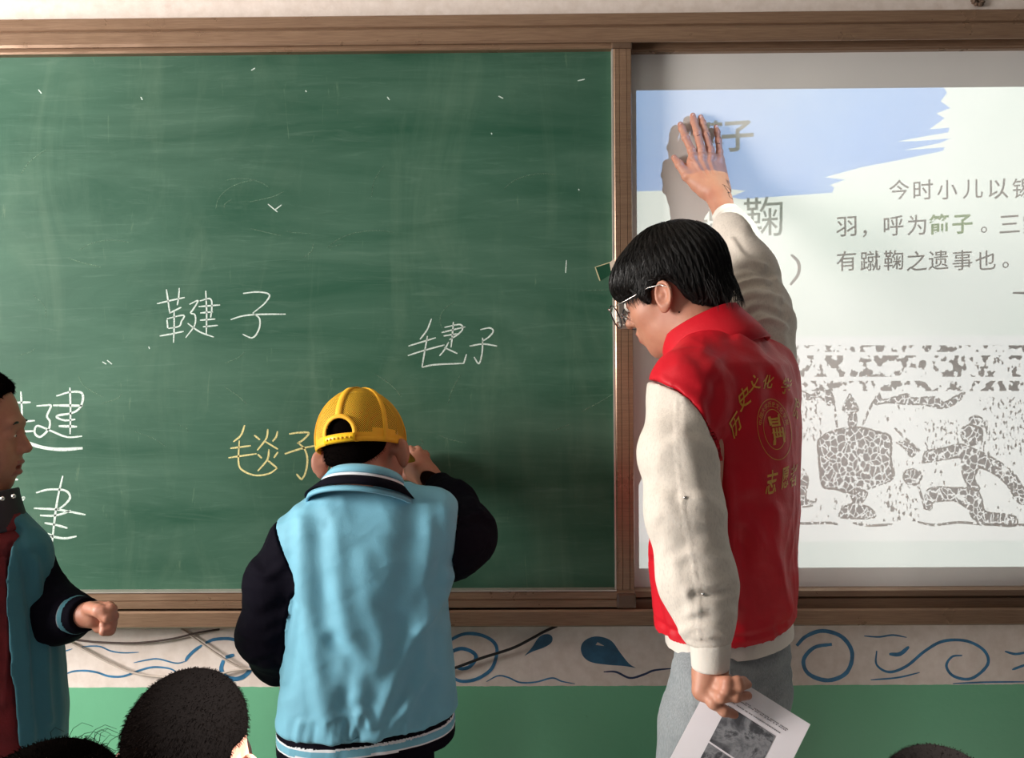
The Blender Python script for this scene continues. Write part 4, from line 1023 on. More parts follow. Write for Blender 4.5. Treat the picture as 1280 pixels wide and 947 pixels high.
# right, raised sleeve
T0 = A3(950, 452, -.27); T1 = A3(950, 405, -.245); T2 = A3(937, 340, -.19); T3 = A3(918, 292, -.135); T4 = A3(911, 277, -.112)
g = G(*box_of([T0, T4], .10), .0036)
f = g.chain([T0, T1, T2, T3, T4], [.066, .057, .050, .037, .031], .04)
f = smin(f, g.ell(A3(948, 385, -.22), (.050, .05, .05)), .03)
f = smax(f, g.plane(A3(909, 268, -.105), np.array(T4 - T3)), .004)
v, q = nets(g, f, 1)
v = creases(v, q, [([(915, 300), (930, 320), (955, 330)], 4, .004), ([(906, 345), (935, 335), (965, 350)], 5, -.005), ([(908, 370), (930, 352), (968, 350)], 4, .006), ([(915, 390), (935, 368), (975, 372)], 5, .006), ([(925, 400), (950, 385), (980, 395)], 5, -.006), ([(930, 410), (960, 398), (985, 410)], 4, .004), ([(960, 340), (985, 400), (990, 430)], 5, -.003)])
v = waves(v, q, .0015, 20, 5); sr = sdf_obj('sleeve', v, q, M_sweat, man)
g = G(*box_of([A3(890, 258, -.09), A3(930, 300, -.14)], .04), .0028)
d = np.array(T4 - T3); d /= np.linalg.norm(d)
Cb = A3(907.5, 268, -.098); f = g.cap(Cb - d * .035, Cb, .0315, .0295); f = smax(f, g.plane(Cb + d * .004, d), .004); f = smax(f, -g.plane(Cb - d * .04, d), .004)
v, q = nets(g, f, 1); sdf_obj('cuff', v, q, M_rib, sr)

# ---- red vest
s = NT('red_nylon'); n1 = s.noise(9, 4); s.col(s.ramp(n1, [(0.3, (0.50, 0.004, 0.014, 1)), (0.7, (0.58, 0.006, 0.018, 1))])); s.set(Roughness=.55); s.b.inputs['Specular IOR Level'].default_value = .3
wv = s.math('ADD', s.noise(24, 4, .6), s.math('MULTIPLY', s.noise(800, 1), .12)); s.bump(wv, .35, .004); M_red = s.m
g = G(*box_of([at(785, 820, -.66), at(1020, 395, -.12)], .03), .0042)
f = vest_field(g)
tilt = 1.014 - g.Z + 0 * g.X + 0 * g.Y          # hem
f = smax(f, tilt, .006)
# hollow the sleeve's path on both sides
fsl = sleeve_l(g); f = smax(smin(f, fsl, .012), -seam_l(g, fsl, f), .002)
armR = g.chain([A3(950, 430, -.22), A3(935, 340, -.18)], [.056, .055], .02)
f = smax(f, -armR, .008)
f = smax(f, -g.cap(Lh(-.02, 0, -.06), neck_b, .058, .058), .01)
v, q = nets(g, f, 4)
v = creases(v, q, [([(897, 480), (893, 560), (897, 640), (905, 720)], 9, -.006), ([(905, 600), (908, 680), (915, 760)], 12, .006), ([(940, 630), (935, 700), (950, 770)], 14, -.004), ([(880, 440), (900, 480), (905, 530)], 10, .003), ([(925, 420), (960, 450), (990, 500)], 8, .004), ([(990, 460), (998, 560), (1000, 700)], 10, -.002),
     ([(930, 650), (965, 700), (985, 760)], 12, .004), ([(850, 455), (880, 462), (900, 448)], 8, .0022), ([(835, 470), (870, 486), (890, 510)], 7, -.0015), ([(815, 700), (820, 750), (830, 800)], 5, -.005), ([(828, 690), (840, 740), (850, 790)], 5, .004), ([(808, 520), (812, 500), (822, 482)], 4, .003), ([(955, 420), (965, 470), (962, 520)], 10, -.003), ([(970, 640), (975, 720), (985, 780)], 9, .004)])
v = waves(v, q, .0012, 11, 21, (1, 1, .6))
hemd = 1.014 - v[:, 2]
v = v + normals(v, q) * (-.0035 * np.exp(-((hemd + .024) / .003) ** 2))[:, None]
vest = sdf_obj('vest', v, q, M_red, man)
# collar: folded shirt collar, high at the nape
def collar(cen, ax_f, ax_l, ax_u, rf, rl, h, t, a0, a1, mat, parent, name, droop=0.0, flare=.012, n=40, lift=0.0):
    V = []; 
    prof = [(0, -.3), (0, 1), (.002, 1.04), (.0055, 1.0), (t + flare, .05), (t + flare * 1.35, -.5), (t + flare * 1.15, -.52), (t * .8, -.1)]
    for i in range(n + 1):
        a = a0 + (a1 - a0) * i / n; e = cen + ax_f * rf * math.cos(a) + ax_l * rl * math.sin(a); out = ax_f * math.cos(a) + ax_l * math.sin(a)
        hh = h * (1 + lift * -math.cos(a))
        for d_, z in prof: V.append(e + out * d_ + ax_u * (z * hh - hh * .5 - droop * max(0, math.cos(a))))
    k = len(prof); Fq = [(i * k + j, i * k + (j + 1) % k, (i + 1) * k + (j + 1) % k, (i + 1) * k + j) for i in range(n) for j in range(k)]
    Fq += [tuple(range(k)), tuple(reversed(range(n * k, n * k + k)))]
    o = mesh_obj(name, V, Fq, mat, parent, True); return o
cu = np.array([-.40, .22, .90]); cu /= np.linalg.norm(cu); cf = np.array([-.83, .56, 0]); cf -= cu * (cf @ cu); cf /= np.linalg.norm(cf); cl = np.cross(cu, cf)
collar(A3(882, 420, -.385), cf, cl, cu, .068, .066, .052, .005, math.radians(28), math.radians(332), M_red, man, 'vest_collar', .0, .018)
# ---- gold print on the back, laid onto the vest surface
M_gold = simple('gold_print', (0.62, 0.30, 0.028, 1), .5, .15, 300)
bvv = BVHTree.FromObject(vest, bpy.context.evaluated_depsgraph_get()); voff = parent_origin(man)
def onto(V2, F2, name, mat, parent, lift=.0009):
    P = []
    for x, y in V2:
        d_ = (at(x, y, 0) - CAM).normalized(); h = bvv.ray_cast(CAM - voff, d_)
        P.append(tuple((h[0] + voff + h[1] * lift)) if h[0] is not None else None)
    F2 = [q for q in F2 if all(P[i] is not None for i in q) and max((Vector(P[a]) - Vector(P[b])).length for a in q for b in q) < .03]
    return mesh_obj(name, [p or (0, 0, 0) for p in P], F2, mat, parent)
def dense(v, f, it=1):
    bm = bmesh.new(); vs = [bm.verts.new((p[0], p[1], 0)) for p in v]
    for q_ in f:
        try: bm.faces.new([vs[i] for i in q_])
        except ValueError: pass
    bmesh.ops.triangulate(bm, faces=bm.faces[:])
    bm.verts.index_update(); out = [tuple(p.co[:2]) for p in bm.verts], [tuple(w.index for w in t.verts) for t in bm.faces]; bm.free(); return out
prt = empty('back_print', tuple(A3(960, 540, -.30)), None); prt.parent = vest; prt.location = Vector(A3(960, 540, -.30)) - voff
CH = [('历', 919, 531, 16, 23, -38), ('史', 929.5, 497, 17, 25, -25), ('文', 942.5, 478.5, 16, 20, -10), ('化', 959.5, 477, 13, 18, 8), ('学', 982.5, 482.5, 11, 22, 20), ('院', 995, 510, 7, 27, 20),
      ('志', 964, 602, 13, 30, 4), ('愿', 981, 597, 8.5, 28, 2), ('者', 991.5, 594, 8.5, 28, 2)]
for ch, px, py, w, h, rot in CH:
    v2, f2 = glyph(ch, .012); a = math.radians(rot); V2 = []
    for x, y in v2:
        y2 = y + .18 * x; x2 = x + .12 * y + .04 * math.sin(7 * y)
        xr_, yr_ = x2 * math.cos(a) + y2 * math.sin(a), -x2 * math.sin(a) + y2 * math.cos(a)
        V2.append((px + xr_ * w, py - yr_ * h))
    V2, f2 = dense(V2, f2); onto(V2, f2, 'gold_character', M_gold, prt)
def ringpx(cx_, cy_, rx, ry, w, tilt=-.10, n=64):
    V2 = []; 
    for i in range(n):
        t = 2 * math.pi * i / n
        for k in (0, 1):
            x, y = (rx + k * w * .6) * math.cos(t), (ry + k * w) * math.sin(t); V2.append((cx_ + x + tilt * -y * .0 + .12 * y, cy_ + y))
    return V2, [(2 * i, 2 * i + 1, (2 * i + 3) % (2 * n), (2 * i + 2) % (2 * n)) for i in range(n)]
for rx, ry in ((20.5, 37.5), (13, 24.5)):
    V2, F2 = ringpx(967.5, 536.5, rx, ry, .9); onto(V2, F2, 'gold_ring', M_gold, prt)
# seal figure in the middle of the emblem: bars as read off the photo
kx = 110 / 613
def E2(L): return [(900 + x * kx, 460 + y * kx) for x, y in L]
bars = [[(330, 340), (348, 336), (362, 398), (344, 402)], [(344, 352), (412, 340), (413, 356), (348, 366)], [(398, 322), (410, 320), (418, 400), (404, 402)], [(350, 372), (404, 366), (405, 378), (352, 386)], [(356, 394), (420, 388), (420, 400), (358, 410)],
        [(362, 420), (376, 417), (388, 500), (374, 504)], [(384, 416), (396, 414), (406, 482), (394, 484)], [(404, 412), (416, 410), (426, 476), (414, 480)], [(424, 408), (438, 412), (454, 512), (440, 516)], [(360, 412), (436, 402), (440, 414), (362, 426)], [(360, 446), (430, 440), (430, 448), (361, 455)], [(370, 476), (440, 466), (440, 474), (372, 486)], [(370, 500), (388, 498), (386, 534), (368, 536)]]
for i, L in enumerate(bars): onto(E2(L), [(0, 1, 2, 3)], 'emblem_bar', M_gold, prt)
rt = '中国大学历史文化学院'
for i, ch in enumerate(rt):
    t = math.radians(196 + 148 * i / (len(rt) - 1)); v2, f2 = glyph(ch, .0); cx_, cy_ = 967.5 + 17 * math.cos(t) + .12 * 31 * math.sin(t), 536.5 + 31.5 * math.sin(t); a = t + math.pi / 2
    V2 = [(cx_ + (x * math.cos(a) + y * math.sin(a)) * 4.2, cy_ - (-x * math.sin(a) + y * math.cos(a)) * 7.0) for x, y in v2]
    onto(*dense(V2, f2), 'seal_character', M_gold, prt)

# ---- jeans
s = NT('washed_denim'); n1 = s.noise(8, 5); n2 = s.noise(700, 2, .5, s.mapping((1, 1, .2)))
s.col(s.mix(s.ramp(n2, [(.35, K1), (.7, (.5,) * 3)]), s.ramp(n1, [(.3, rgb(112, 118, 122)), (.7, rgb(142, 148, 150))]), rgb(170, 174, 176))); s.set(Roughness=.9); s.bump(n2, .3, .001); M_jean = s.m
g = G((cxm - .26, -.74, .02), (cxm + .30, -.12, 1.03), .0065)
f = g.loft([sec(940, 836, 988), sec(900, 835, 993), sec(860, 834, 996), sec(800, 838, 994), sec(785, 845, 985)], 2.0)
for h, q_ in ((hip_l + [-.01, -.03, 0], -1), (hip_r + [.0, .01, 0], 1)):
    kn = h + [-.02 + .008 * q_, 0, -.45]; an = kn + [.02, 0, -.38]; f = smin(f, g.chain([h + [0, 0, .03], h - [0, 0, .05], kn, an], [.062, .082, .080, .078]), .025)
f = smax(f, .05 - g.Z, .004)
v, q = nets(g, f, 1)
v = creases(v, q, [([(862, 835), (866, 880), (870, 945)], 2, .002), ([(868, 835), (872, 880), (876, 945)], 1.6, -.002), ([(905, 860), (930, 880), (955, 885), (985, 860)], 6, .006), ([(925, 840), (950, 850), (990, 830)], 6, -.005), ([(958, 880), (965, 910), (960, 945)], 6, -.006)])
sdf_obj('jeans', waves(v, q, .002, 14, 31, (1, 1, .5)), q, M_jean, man)
M_shoe = simple('white_trainer', rgb(210, 208, 205), .5)
for h, q_ in ((hip_l, -1), (hip_r, 1)):
    c0 = h + [.0, .01, -.86]; c0[2] = .045
    g = G(c0 - [.22, .12, .05], c0 + [.10, .22, .08], .006); f = smin(g.ell(c0 + [-.06, .045, -.0], (.13, .05, .042), rot_rows([-.83, .56, 0], [0, 0, 1])), g.ell(c0 + [.01, -.005, .02], (.055, .045, .05), rot_rows([-.83, .56, 0], [0, 0, 1])), .03)
    f = np.maximum(f, .002 - g.Z); v, q = nets(g, f, 1); sdf_obj('shoe', v, q, M_shoe, man)
# brand-free woven tag on the hem
tb = MB(); px_poly(tb, [(829, 809), (837, 809), (838, 825), (831, 826)], 0)
hemo = [c for c in man.children if c.name.startswith('sweatshirt_hem')][0]
P = on_front(hemo, [(829.5, 809), (836.5, 808.5), (837.5, 824), (831, 825.5)], .0012)
if all(p is not None for p in P):
    tg = mesh_obj('hem_tag', P, [(0, 1, 2, 3)], simple('tag_navy', rgb(28, 26, 44), .6), hemo)
    M_w = simple('tag_white', rgb(210, 205, 205), .6)
    for u0, u1, w0, w1 in ((.15, .85, .12, .20), (.2, .4, .3, .62), (.6, .8, .3, .62), (.4, .6, .5, .58), (.2, .8, .72, .8)):
        def bl(u, w): return (P[0] * (1 - u) * (1 - w) + P[1] * u * (1 - w) + P[2] * u * w + P[3] * (1 - u) * w) + Vector((-.0004, -.0006, 0))
        if len([c for c in hemo.children]) < 9: mesh_obj('tag_mark', [bl(u0, w0), bl(u1, w0), bl(u1, w1), bl(u0, w1)], [(0, 1, 2, 3)], M_w, hemo)

# ---- the sheet of paper in his hand
c0, c1, c3 = A3(898, 833, -.640), A3(1013, 905, -.690), A3(846, 955, -.672)
ux = (c1 - c0); uy = (c3 - c0); L1 = np.linalg.norm(ux); ux /= L1; uy = uy - ux * (uy @ ux); uy /= np.linalg.norm(uy); L2 = L1 * 1.414
pn = np.cross(ux, uy); pn = pn if pn[1] < 0 else -pn
pap = empty('printed_sheet', tuple(c0), 'white paper sheet with two grey printed photos held low in the man\'s hand', 'paper')
def pp(u, w, lift=0.0): return c0 + ux * L1 * u + uy * L2 * w + pn * (lift + .004 * math.sin(u * 3.0) * (w + .2))
def pgrid(u0, u1, w0, w1, lift, name, mat, thick=.0002, n=12):
    V = []; 
    for s_ in (0, 1):
        for i in range(n + 1):
            for j in range(n + 1): V.append(pp(u0 + (u1 - u0) * i / n, w0 + (w1 - w0) * j / n, lift - s_ * thick))
    k = (n + 1) ** 2; Fq = []
    for i in range(n):
        for j in range(n):
            a = i * (n + 1) + j; Fq += [(a, a + 1, a + n + 2, a + n + 1), (k + a, k + a + n + 1, k + a + n + 2, k + a + 1)]
    return mesh_obj(name, V, Fq, mat, pap, True)
pgrid(0, 1, 0, 1, 0, 'sheet', simple('paper_white', rgb(226, 220, 224), .8, .01))
def photo_mat(name, sd):
    s = NT(name); a = s.noise(22 + sd, 6, .62, s.mapping((1, 1, 1.3), loc=(sd, 0, 0)), .6); b = s.noise(140, 3)
    c = s.ramp(s.math('ADD', a, s.math('MULTIPLY', b, .12)), [(.42, rgb(52, 52, 56)), (.52, rgb(88, 88, 92)), (.62, rgb(128, 128, 131)), (.68, rgb(60, 60, 64)), (.8, rgb(40, 40, 42))]); s.col(c); s.set(Roughness=.6); return s.m
def uvp(px, py):
    d_ = np.array((at(px, py, 0) - CAM).normalized()); t_ = ((c0 - np.array(CAM)) @ pn) / (d_ @ pn); P_ = np.array(CAM) + d_ * t_ - c0; return (P_ @ ux) / L1, (P_ @ uy) / L2
ua, wa = uvp(910, 881); ub, wb = uvp(971, 916); uc, wc = uvp(888.5, 927)
pgrid(ua, ub, wa, wc, .0005, 'printed_photo', photo_mat('print_photo_a', 1))
pgrid(ua, ub, wc + .012, wc + .30, .0005, 'printed_photo', photo_mat('print_photo_b', 5))
M_txt = simple('print_text', rgb(105, 100, 105), .7); rn = random.Random(2)
for a_, b_, n_ in (((921, 875), (982, 911), 2), ((912, 876), (975, 915), 1), ((931, 880), (985, 909), 1)):
    u0, w0 = uvp(*a_); u1, w1 = uvp(*b_); m = MB(); u = u0; w0 = (w0 + w1) / 2
    while u < u1:
        du = rn.uniform(.006, .013)
        if rn.random() < .85: m.add([pp(u, w0 - .0035, .0006), pp(u + du, w0 - .0035, .0006), pp(u + du, w0 + .0035, .0006), pp(u, w0 + .0035, .0006)], [(0, 1, 2, 3)])
        u += du + .005
    m.build('text_line', M_txt, pap)['kind'] = 'stuff'
M_hair_k = hair_mat('dark_brown_hair', (0.002, 0.0015, 0.0014, 1), (0.005, 0.0034, 0.0028, 1)); M_hair_k.node_tree.nodes['Principled BSDF'].inputs['Specular IOR Level'].default_value = .0; M_hair_k.node_tree.nodes['Principled BSDF'].inputs['Roughness'].default_value = .6
def stubble(h, p, n, seed, mess=0.0, Lx=None, zmax=9):
    """short hairs standing on the scalp"""
    v = h.data; rn = random.Random(seed); off = parent_origin(p); R_ = []
    for k in range(n):
        vv = v.vertices[rn.randrange(len(v.vertices))]; a = np.array(vv.co) + np.array(off); n_ = np.array(vv.normal)
        if a[2] > zmax: continue
        a = a + np.array([rn.uniform(-1, 1) for _ in range(3)]) * .0015
        L_ = rn.uniform(.002, .0045) * (1 + (2.5 * mess if rn.random() < .3 else 0)); t_ = n_ * .75 + np.array([rn.uniform(-.4, .4), -.1, -.35]); R_.append([a - n_ * .002, a + t_ * L_ * .6, a + t_ * L_ + np.array([0, 0, -.001])])
    for k in range(26 if mess else 0):
        a0 = rn.uniform(0, 6.28); b = np.array(Lx(.05 * math.cos(a0), .05 * math.sin(a0), .105)); d_ = np.array([rn.uniform(-.3, 1), rn.uniform(-.4, .4), rn.uniform(.4, 1)]) * rn.uniform(.015, .038)
        R_.append([b, b + d_ * .5, b + d_ * .85 + [0.006, 0, -.001], b + d_ + [0.016, 0, -.008]])
    strands('short_hair', R_, M_hair_k, h, .0004, .00018)
# ================================================================== THE BOY WRITING ON THE BOARD
M_sky = cloth('sky_blue_jersey', rgb(108, 170, 192), .72, .05, 800, .25, .1); M_navyc = cloth('navy_jersey', rgb(14, 12, 22), .85, .1, 800, .25, .0); M_navyc.node_tree.nodes['Principled BSDF'].inputs['Specular IOR Level'].default_value = .06
M_white_s = cloth('white_stripe_knit', rgb(220, 222, 226), .75, .03); M_teal = cloth('teal_jersey', rgb(48, 110, 124), .75, .06)
M_hair_s = simple('cropped_hair', (0.003, 0.0022, 0.002, 1), .8, .5, 900, .3, 900); M_hair_s.node_tree.nodes['Principled BSDF'].inputs['Specular IOR Level'].default_value = .0
boy = empty('person', (-.28, -.33, 0), 'boy in a light blue jacket with navy sleeves and yellow cap writing on the board', 'person')
kY = -.33
Hb = A3(453, 563, -.255); Fb = np.array([.22, .93, -.30]); Ub = np.array([-.10, .22, .95]); KS = .92
g = G(Hb - .15, Hb + .14, .0024)
f, Lb, Rb = head_field(g, Hb, Fb, Ub, KS, child=True, ear=(.75, .092))
nb = A3(456, 625, -.335)
f = smin(f, g.cap(Lb(-.028, 0, -.045), nb, .047, .050), .022)
hv, hq = nets(g, f, 1)
# fist at the board
g = G(*box_of([A3(490, 550, -.03), A3(560, 620, -.12), A3(490, 620, -.03), A3(560, 550, -.12)], .015), .0014)
def k3(px, py, y): return A3(px, py, y)
f = g.chain([k3(551, 612, -.135), k3(536, 596, -.112), k3(524, 576, -.095)], [.0255, .0235, .0215], .012)
f = smin(f, g.ell(k3(521, 584, -.098), (.029, .020, .031), rot_rows([1, .15, 0], [-.35, 0, 1])), .012)
f = smin(f, g.cap(k3(532, 592, -.11), k3(514, 578, -.085), .020, .0135), .014)
for P, r in (([(508, 568, -.088), (504, 567, -.066), (500, 574, -.052), (499, 582, -.044)], (.0088, .0066)), ([(516, 564.5, -.092), (513, 562, -.068), (509, 571, -.056), (508, 582, -.056)], (.0090, .0070)),
             ([(524, 564, -.092), (522, 562, -.068), (518, 572, -.058), (518, 584, -.062)], (.0088, .0068)), ([(533, 569, -.090), (531, 567, -.070), (527, 576, -.062), (527, 586, -.068)], (.0080, .0062))):
    f = smin(f, finger(g, [k3(*p) for p in P], *r), .004)
f = smin(f, finger(g, [k3(526, 598, -.098), k3(508, 594, -.078), k3(501, 585, -.060)], .0120, .0072), .008)
rv, rq = nets(g, f, 1)
# left hand hangs in front of him, low
wl = A3(352, 815, -.20)
g = G(wl - [.06, .06, .14], wl + [.07, .08, .05], .002)
f = g.cap(wl + [0, 0, .02], wl + [.01, .02, -.045], .019, .021)
for i_, dx in enumerate((-.018, -.006, .006, .017)): f = smin(f, finger(g, [wl + [dx * .8 + .01, .02, -.055], wl + [dx + .012, .032, -.085], wl + [dx + .012, .022, -.108 + abs(dx) * .4]], .0082, .006), .004)
f = smin(f, finger(g, [wl + [.018, .02, -.02], wl + [.034, .032, -.05], wl + [.034, .034, -.072]], .010, .007), .006)
lv, lq = nets(g, f, 1)
bx = at(456, 750, kY).x
def leg_fields(g, f, hips, floor=.05, r=(.062, .045, .032), foot=(0, .12, -.02)):
    for h in hips:
        h = np.array(h, float); kn = h + [0, .01, -(h[2] - floor) * .5]; an = np.array([h[0], h[1], floor + .03])
        f = smin(f, g.chain([h, kn, an], list(r)), .03); f = smin(f, g.cap(an, an + np.array(foot), .028, .024), .02)
    return f
g = G((bx - .26, -.48, 0), (bx + .30, -.08, 1.32), .009)
f = g.loft([(.60, bx, kY, .115, .075, 0), (.75, bx, kY, .095, .055, 0), (1.0, bx, kY, .11, .065, 0), (1.14, bx, kY, .13, .065, 0), (1.19, bx, kY, .08, .05, 0)])
f = smin(f, g.cap(nb, Lb(-.03, 0, -.06), .046, .040), .03)
f = smin(f, g.chain([A3(365, 680, kY), A3(342, 785, -.32), wl], [.040, .034, .020]), .03)
f = smin(f, g.chain([A3(540, 660, kY), A3(578, 668, -.27), k3(551, 612, -.135)], [.042, .034, .022]), .03)
f = leg_fields(g, f, [(bx - .065, kY, .62), (bx + .065, kY, .62)])
tv, tq = nets(g, f, 2)
V, Q4 = join((hv, hq), (rv, rq), (lv, lq), (tv, tq)); sdf_obj('body', V, Q4, M_skin_c, boy)
def simple_face(Lx, Rx, s, parent, open_=.8):
    for q in (1, -1):
        e = MB().ellipsoid(Lx(.0795, .031 * q, .002), (.0118 * s, .0115 * s, .0115 * s * open_), Matrix(Rx.tolist()).transposed(), 14, 9).build('eye', M_eye, parent, True)
        MB().ellipsoid(Lx(.0885, .031 * q, .002), (.003 * s, .0046 * s, .0046 * s * open_ * 1.1), Matrix(Rx.tolist()).transposed(), 12, 8).build('iris', M_iris, e, True)
        MB().tube([Vector(Lx(.090 - .002 * abs(t), (.031 + .016 * t) * q, .0245 + .003 * (1 - t * t))) for t in np.linspace(-1, 1, 7)], [.0010, .0020, .0024, .0024, .002, .0016, .0008], 6).build('eyebrow', M_hair, parent, True)
simple_face(Lb, Rb, KS, boy)
def cropped(c, Lx, Rx, s, parent, low=-.040, grow=1.045, h=.0026, front=.03, name='hair', top=0.0):
    g = G(np.array(c) - .14, np.array(c) + .15, h)
    f = g.ell(Lx(-.012, 0, .035 + top * .5), [.096 * s * grow, .077 * s * grow, .084 * s * grow + top], Rx)
    f = smin(f, g.ell(Lx(-.050, 0, -.026), [.046 * s, .056 * s, .044 * s], Rx), .02)
    f = smax(f, g.plane(Lx(-.06, 0, low), -Rx[2] * 1.0 + Rx[0] * .75), .006)
    f = smax(f, np.minimum(g.plane(Lx(front, 0, .058), -Rx[2] * .6 + Rx[0]), g.plane(Lx(.0, 0, .01), Rx[0])), .008)
    f = smax(f, np.minimum(g.plane(Lx(0, 0, .022), -Rx[2]), g.plane(Lx(-.030, 0, 0), Rx[0])), .008)
    v, q = nets(g, f, 2); return sdf_obj(name, v, q, M_hair_s, parent)
hb = cropped(Hb, Lb, Rb, KS, boy, low=-.036, grow=1.022)
stubble(hb, boy, 5000, 12, zmax=Lb(0, 0, .012)[2])
# ---- yellow mesh cap (a thing of its own, worn by the boy)
cap = empty('mesh_cap', Lb(0, 0, .03), 'yellow mesh baseball cap with snap strap worn backward-view by the boy writing', 'cap'); cap['label'] = 'yellow mesh baseball cap with a snap strap on the head of the boy writing'
s = NT('yellow_cap_cotton'); s.col(s.ramp(s.noise(30, 4), [(.3, rgb(238, 170, 26)), (.7, rgb(248, 186, 40))])); s.set(Roughness=.7); s.bump(s.noise(900, 2), .4, .001); M_yel = s.m
s = NT('yellow_cap_mesh'); s.col(rgb(246, 188, 44)); s.set(Roughness=.6)
uvn = s.n('ShaderNodeUVMap'); mp = s.n('ShaderNodeMapping'); s.l(uvn.outputs[0], mp.inputs[0]); mp.inputs['Scale'].default_value = (1650, 1650, 1)
sp_ = s.n('ShaderNodeSeparateXYZ'); s.l(mp.outputs[0], sp_.inputs[0])
u_ = s.math('SINE', sp_.outputs['X']); v_ = s.math('SINE', sp_.outputs['Y']); hole = s.math('GREATER_THAN', s.math('MULTIPLY', u_, v_), .06)
tr = s.n('ShaderNodeBsdfTransparent'); mx = s.n('ShaderNodeMixShader'); s.l(hole, mx.inputs[0]); s.l(s.b.outputs[0], mx.inputs[1]); s.l(tr.outputs[0], mx.inputs[2]); s.l(mx.outputs[0], s.out.inputs[0]); M_ymesh = s.m
crx, cry, crz = .104, .0815, .100; cC = (-.004, 0, .022)
def capp(az, el, lift=0.0): return Lb(cC[0] / KS + (crx + lift) * math.cos(az) * math.cos(el) / KS, (cry + lift) * math.sin(az) * math.cos(el) / KS, cC[2] / KS + (crz + lift) * math.sin(el) / KS)
def el0(az): bk = .5 - .5 * math.cos(az); return math.asin((-.012 - .018 * bk) / crz)
NA, NE = 144, 44; V = []; UV = []; Fs = []; Mi = []
for j in range(NE + 1):
    for i in range(NA):
        az = 2 * math.pi * i / NA; e0 = el0(az); el = e0 + (math.pi / 2 - e0) * j / NE; V.append(capp(az, el)); UV.append((az * .095, el * .095))
OPW, OPH, ST = .0275, .047, .017
def in_open(az, el):
    t = (az - math.pi) * cry; z = (el - el0(az)) * crz
    return abs(t) < OPW and z > ST and ((t / OPW) ** 2 + ((z - ST) / (OPH - ST)) ** 2) < 1
for j in range(NE):
    for i in range(NA):
        az = 2 * math.pi * (i + .5) / NA; e0 = el0(az); el = e0 + (math.pi / 2 - e0) * (j + .5) / NE
        if in_open(az, el): continue
        Fs.append((j * NA + i, j * NA + (i + 1) % NA, (j + 1) * NA + (i + 1) % NA, (j + 1) * NA + i))
        z = (el - e0) * crz; back = abs(az - math.pi) < math.radians(122); side = abs(abs(az - math.pi) - math.radians(60)) < math.radians(18)
        Mi.append(1 if back and z > (.026 if side else .016) else 0)
o = mesh_obj('crown', V, Fs, [M_yel, M_ymesh], cap, True); uvl = o.data.uv_layers.new(name='UVMap')
for p_, mi in zip(o.data.polygons, Mi):
    p_.material_index = mi
    for li in p_.loop_indices:
        a = UV[o.data.loops[li].vertex_index]; uvl.data[li].uv = a if not (a[0] == 0 and p_.index % NA == NA - 1) else (2 * math.pi * .095, a[1])
def cap_ribbon(name, path, w, mat, lift=.0012, thick=.0014):
    """path of (az, el); flat raised tape across the crown"""
    P = [np.array(capp(a, e, lift)) for a, e in path]; Nn = [np.array(capp(a, e, lift + .01)) - np.array(capp(a, e, lift)) for a, e in path]; V = []; n = len(P)
    for i in range(n):
        t = P[min(i + 1, n - 1)] - P[max(i - 1, 0)]; t /= np.linalg.norm(t) + 1e-9; nn = Nn[i] / np.linalg.norm(Nn[i]); s_ = np.cross(t, nn); ww = (w[i] if hasattr(w, '__len__') else w) / 2
        V += [P[i] - s_ * ww - nn * .001, P[i] - s_ * ww * .9 + nn * thick, P[i] + s_ * ww * .9 + nn * thick, P[i] + s_ * ww - nn * .001]
    F_ = [(i * 4 + k, i * 4 + (k + 1) % 4, i * 4 + 4 + (k + 1) % 4, i * 4 + 4 + k) for i in range(n - 1) for k in range(4)] + [(0, 3, 2, 1), tuple(4 * n - 4 + k for k in range(4))]
    return mesh_obj(name, V, F_, mat, cap, True)
for k in range(6):
    az = math.pi + math.pi / 3 * k; s0 = el0(az) + (OPH + .002) / crz if k == 0 else el0(az)
    cap_ribbon('seam_tape', [(az, s0 + (math.pi / 2 - .02 - s0) * t) for t in np.linspace(0, 1, 22)], [.013 if k in (0,) else .010] * 21 + [.004], M_yel)
rim = []
for t in np.linspace(-.35, math.pi + .35, 30):
    x, z = OPW * 1.10 * math.cos(t), ST + (OPH - ST + .003) * math.sin(t) if math.sin(t) > 0 else ST - .35 * OPH * -math.sin(t)
    rim.append((math.pi + x / cry, el0(math.pi + x / cry) + max(z, .001) / crz))
cap_ribbon('opening_binding', rim, .0085, M_yel, .0014)
st = cap_ribbon('snap_strap', [(math.pi + t / cry, el0(math.pi + t / cry) + .0085 / crz) for t in np.linspace(-OPW * 1.12, OPW * 1.12, 14)], .0155, simple('yellow_plastic', rgb(250, 196, 20), .35, .03), .0022, .0022)
for t in np.linspace(-.022, .022, 7): MB().ellipsoid(capp(math.pi + t / cry, el0(math.pi) + .0085 / crz, .0046), (.0022,) * 3, nu=8, nv=6).build('snap', M_yel, st, True)
cap_ribbon('sweat_band', [(a, el0(a) + .004 / crz) for a in np.linspace(math.pi + .36, 3 * math.pi - .36, 70)], .009, M_yel, .0006, .001)
MB().ellipsoid(capp(0, math.pi / 2, .002), (.0065, .0065, .0042), nu=12, nv=8).build('button', M_yel, cap, True)
V = []; n1, n2 = 20, 8
for lay in (0, 1):
    for j in range(n2 + 1):
        for i in range(n1 + 1):
            a = math.radians(-62 + 124 * i / n1); b = np.array(capp(a, el0(a) + .03)); ext = .062 * (j / n2) * math.cos(a * .75) ; c_ = Rb[0] * ext + Rb[1] * .12 * ext * math.sin(a) - Rb[2] * (.006 * (j / n2) + .9 * (math.sin(a) ** 2) * ext * .35); V.append(b + c_ + Rb[2] * (-.0025 * lay))
k_ = (n1 + 1) * (n2 + 1); Fv = []
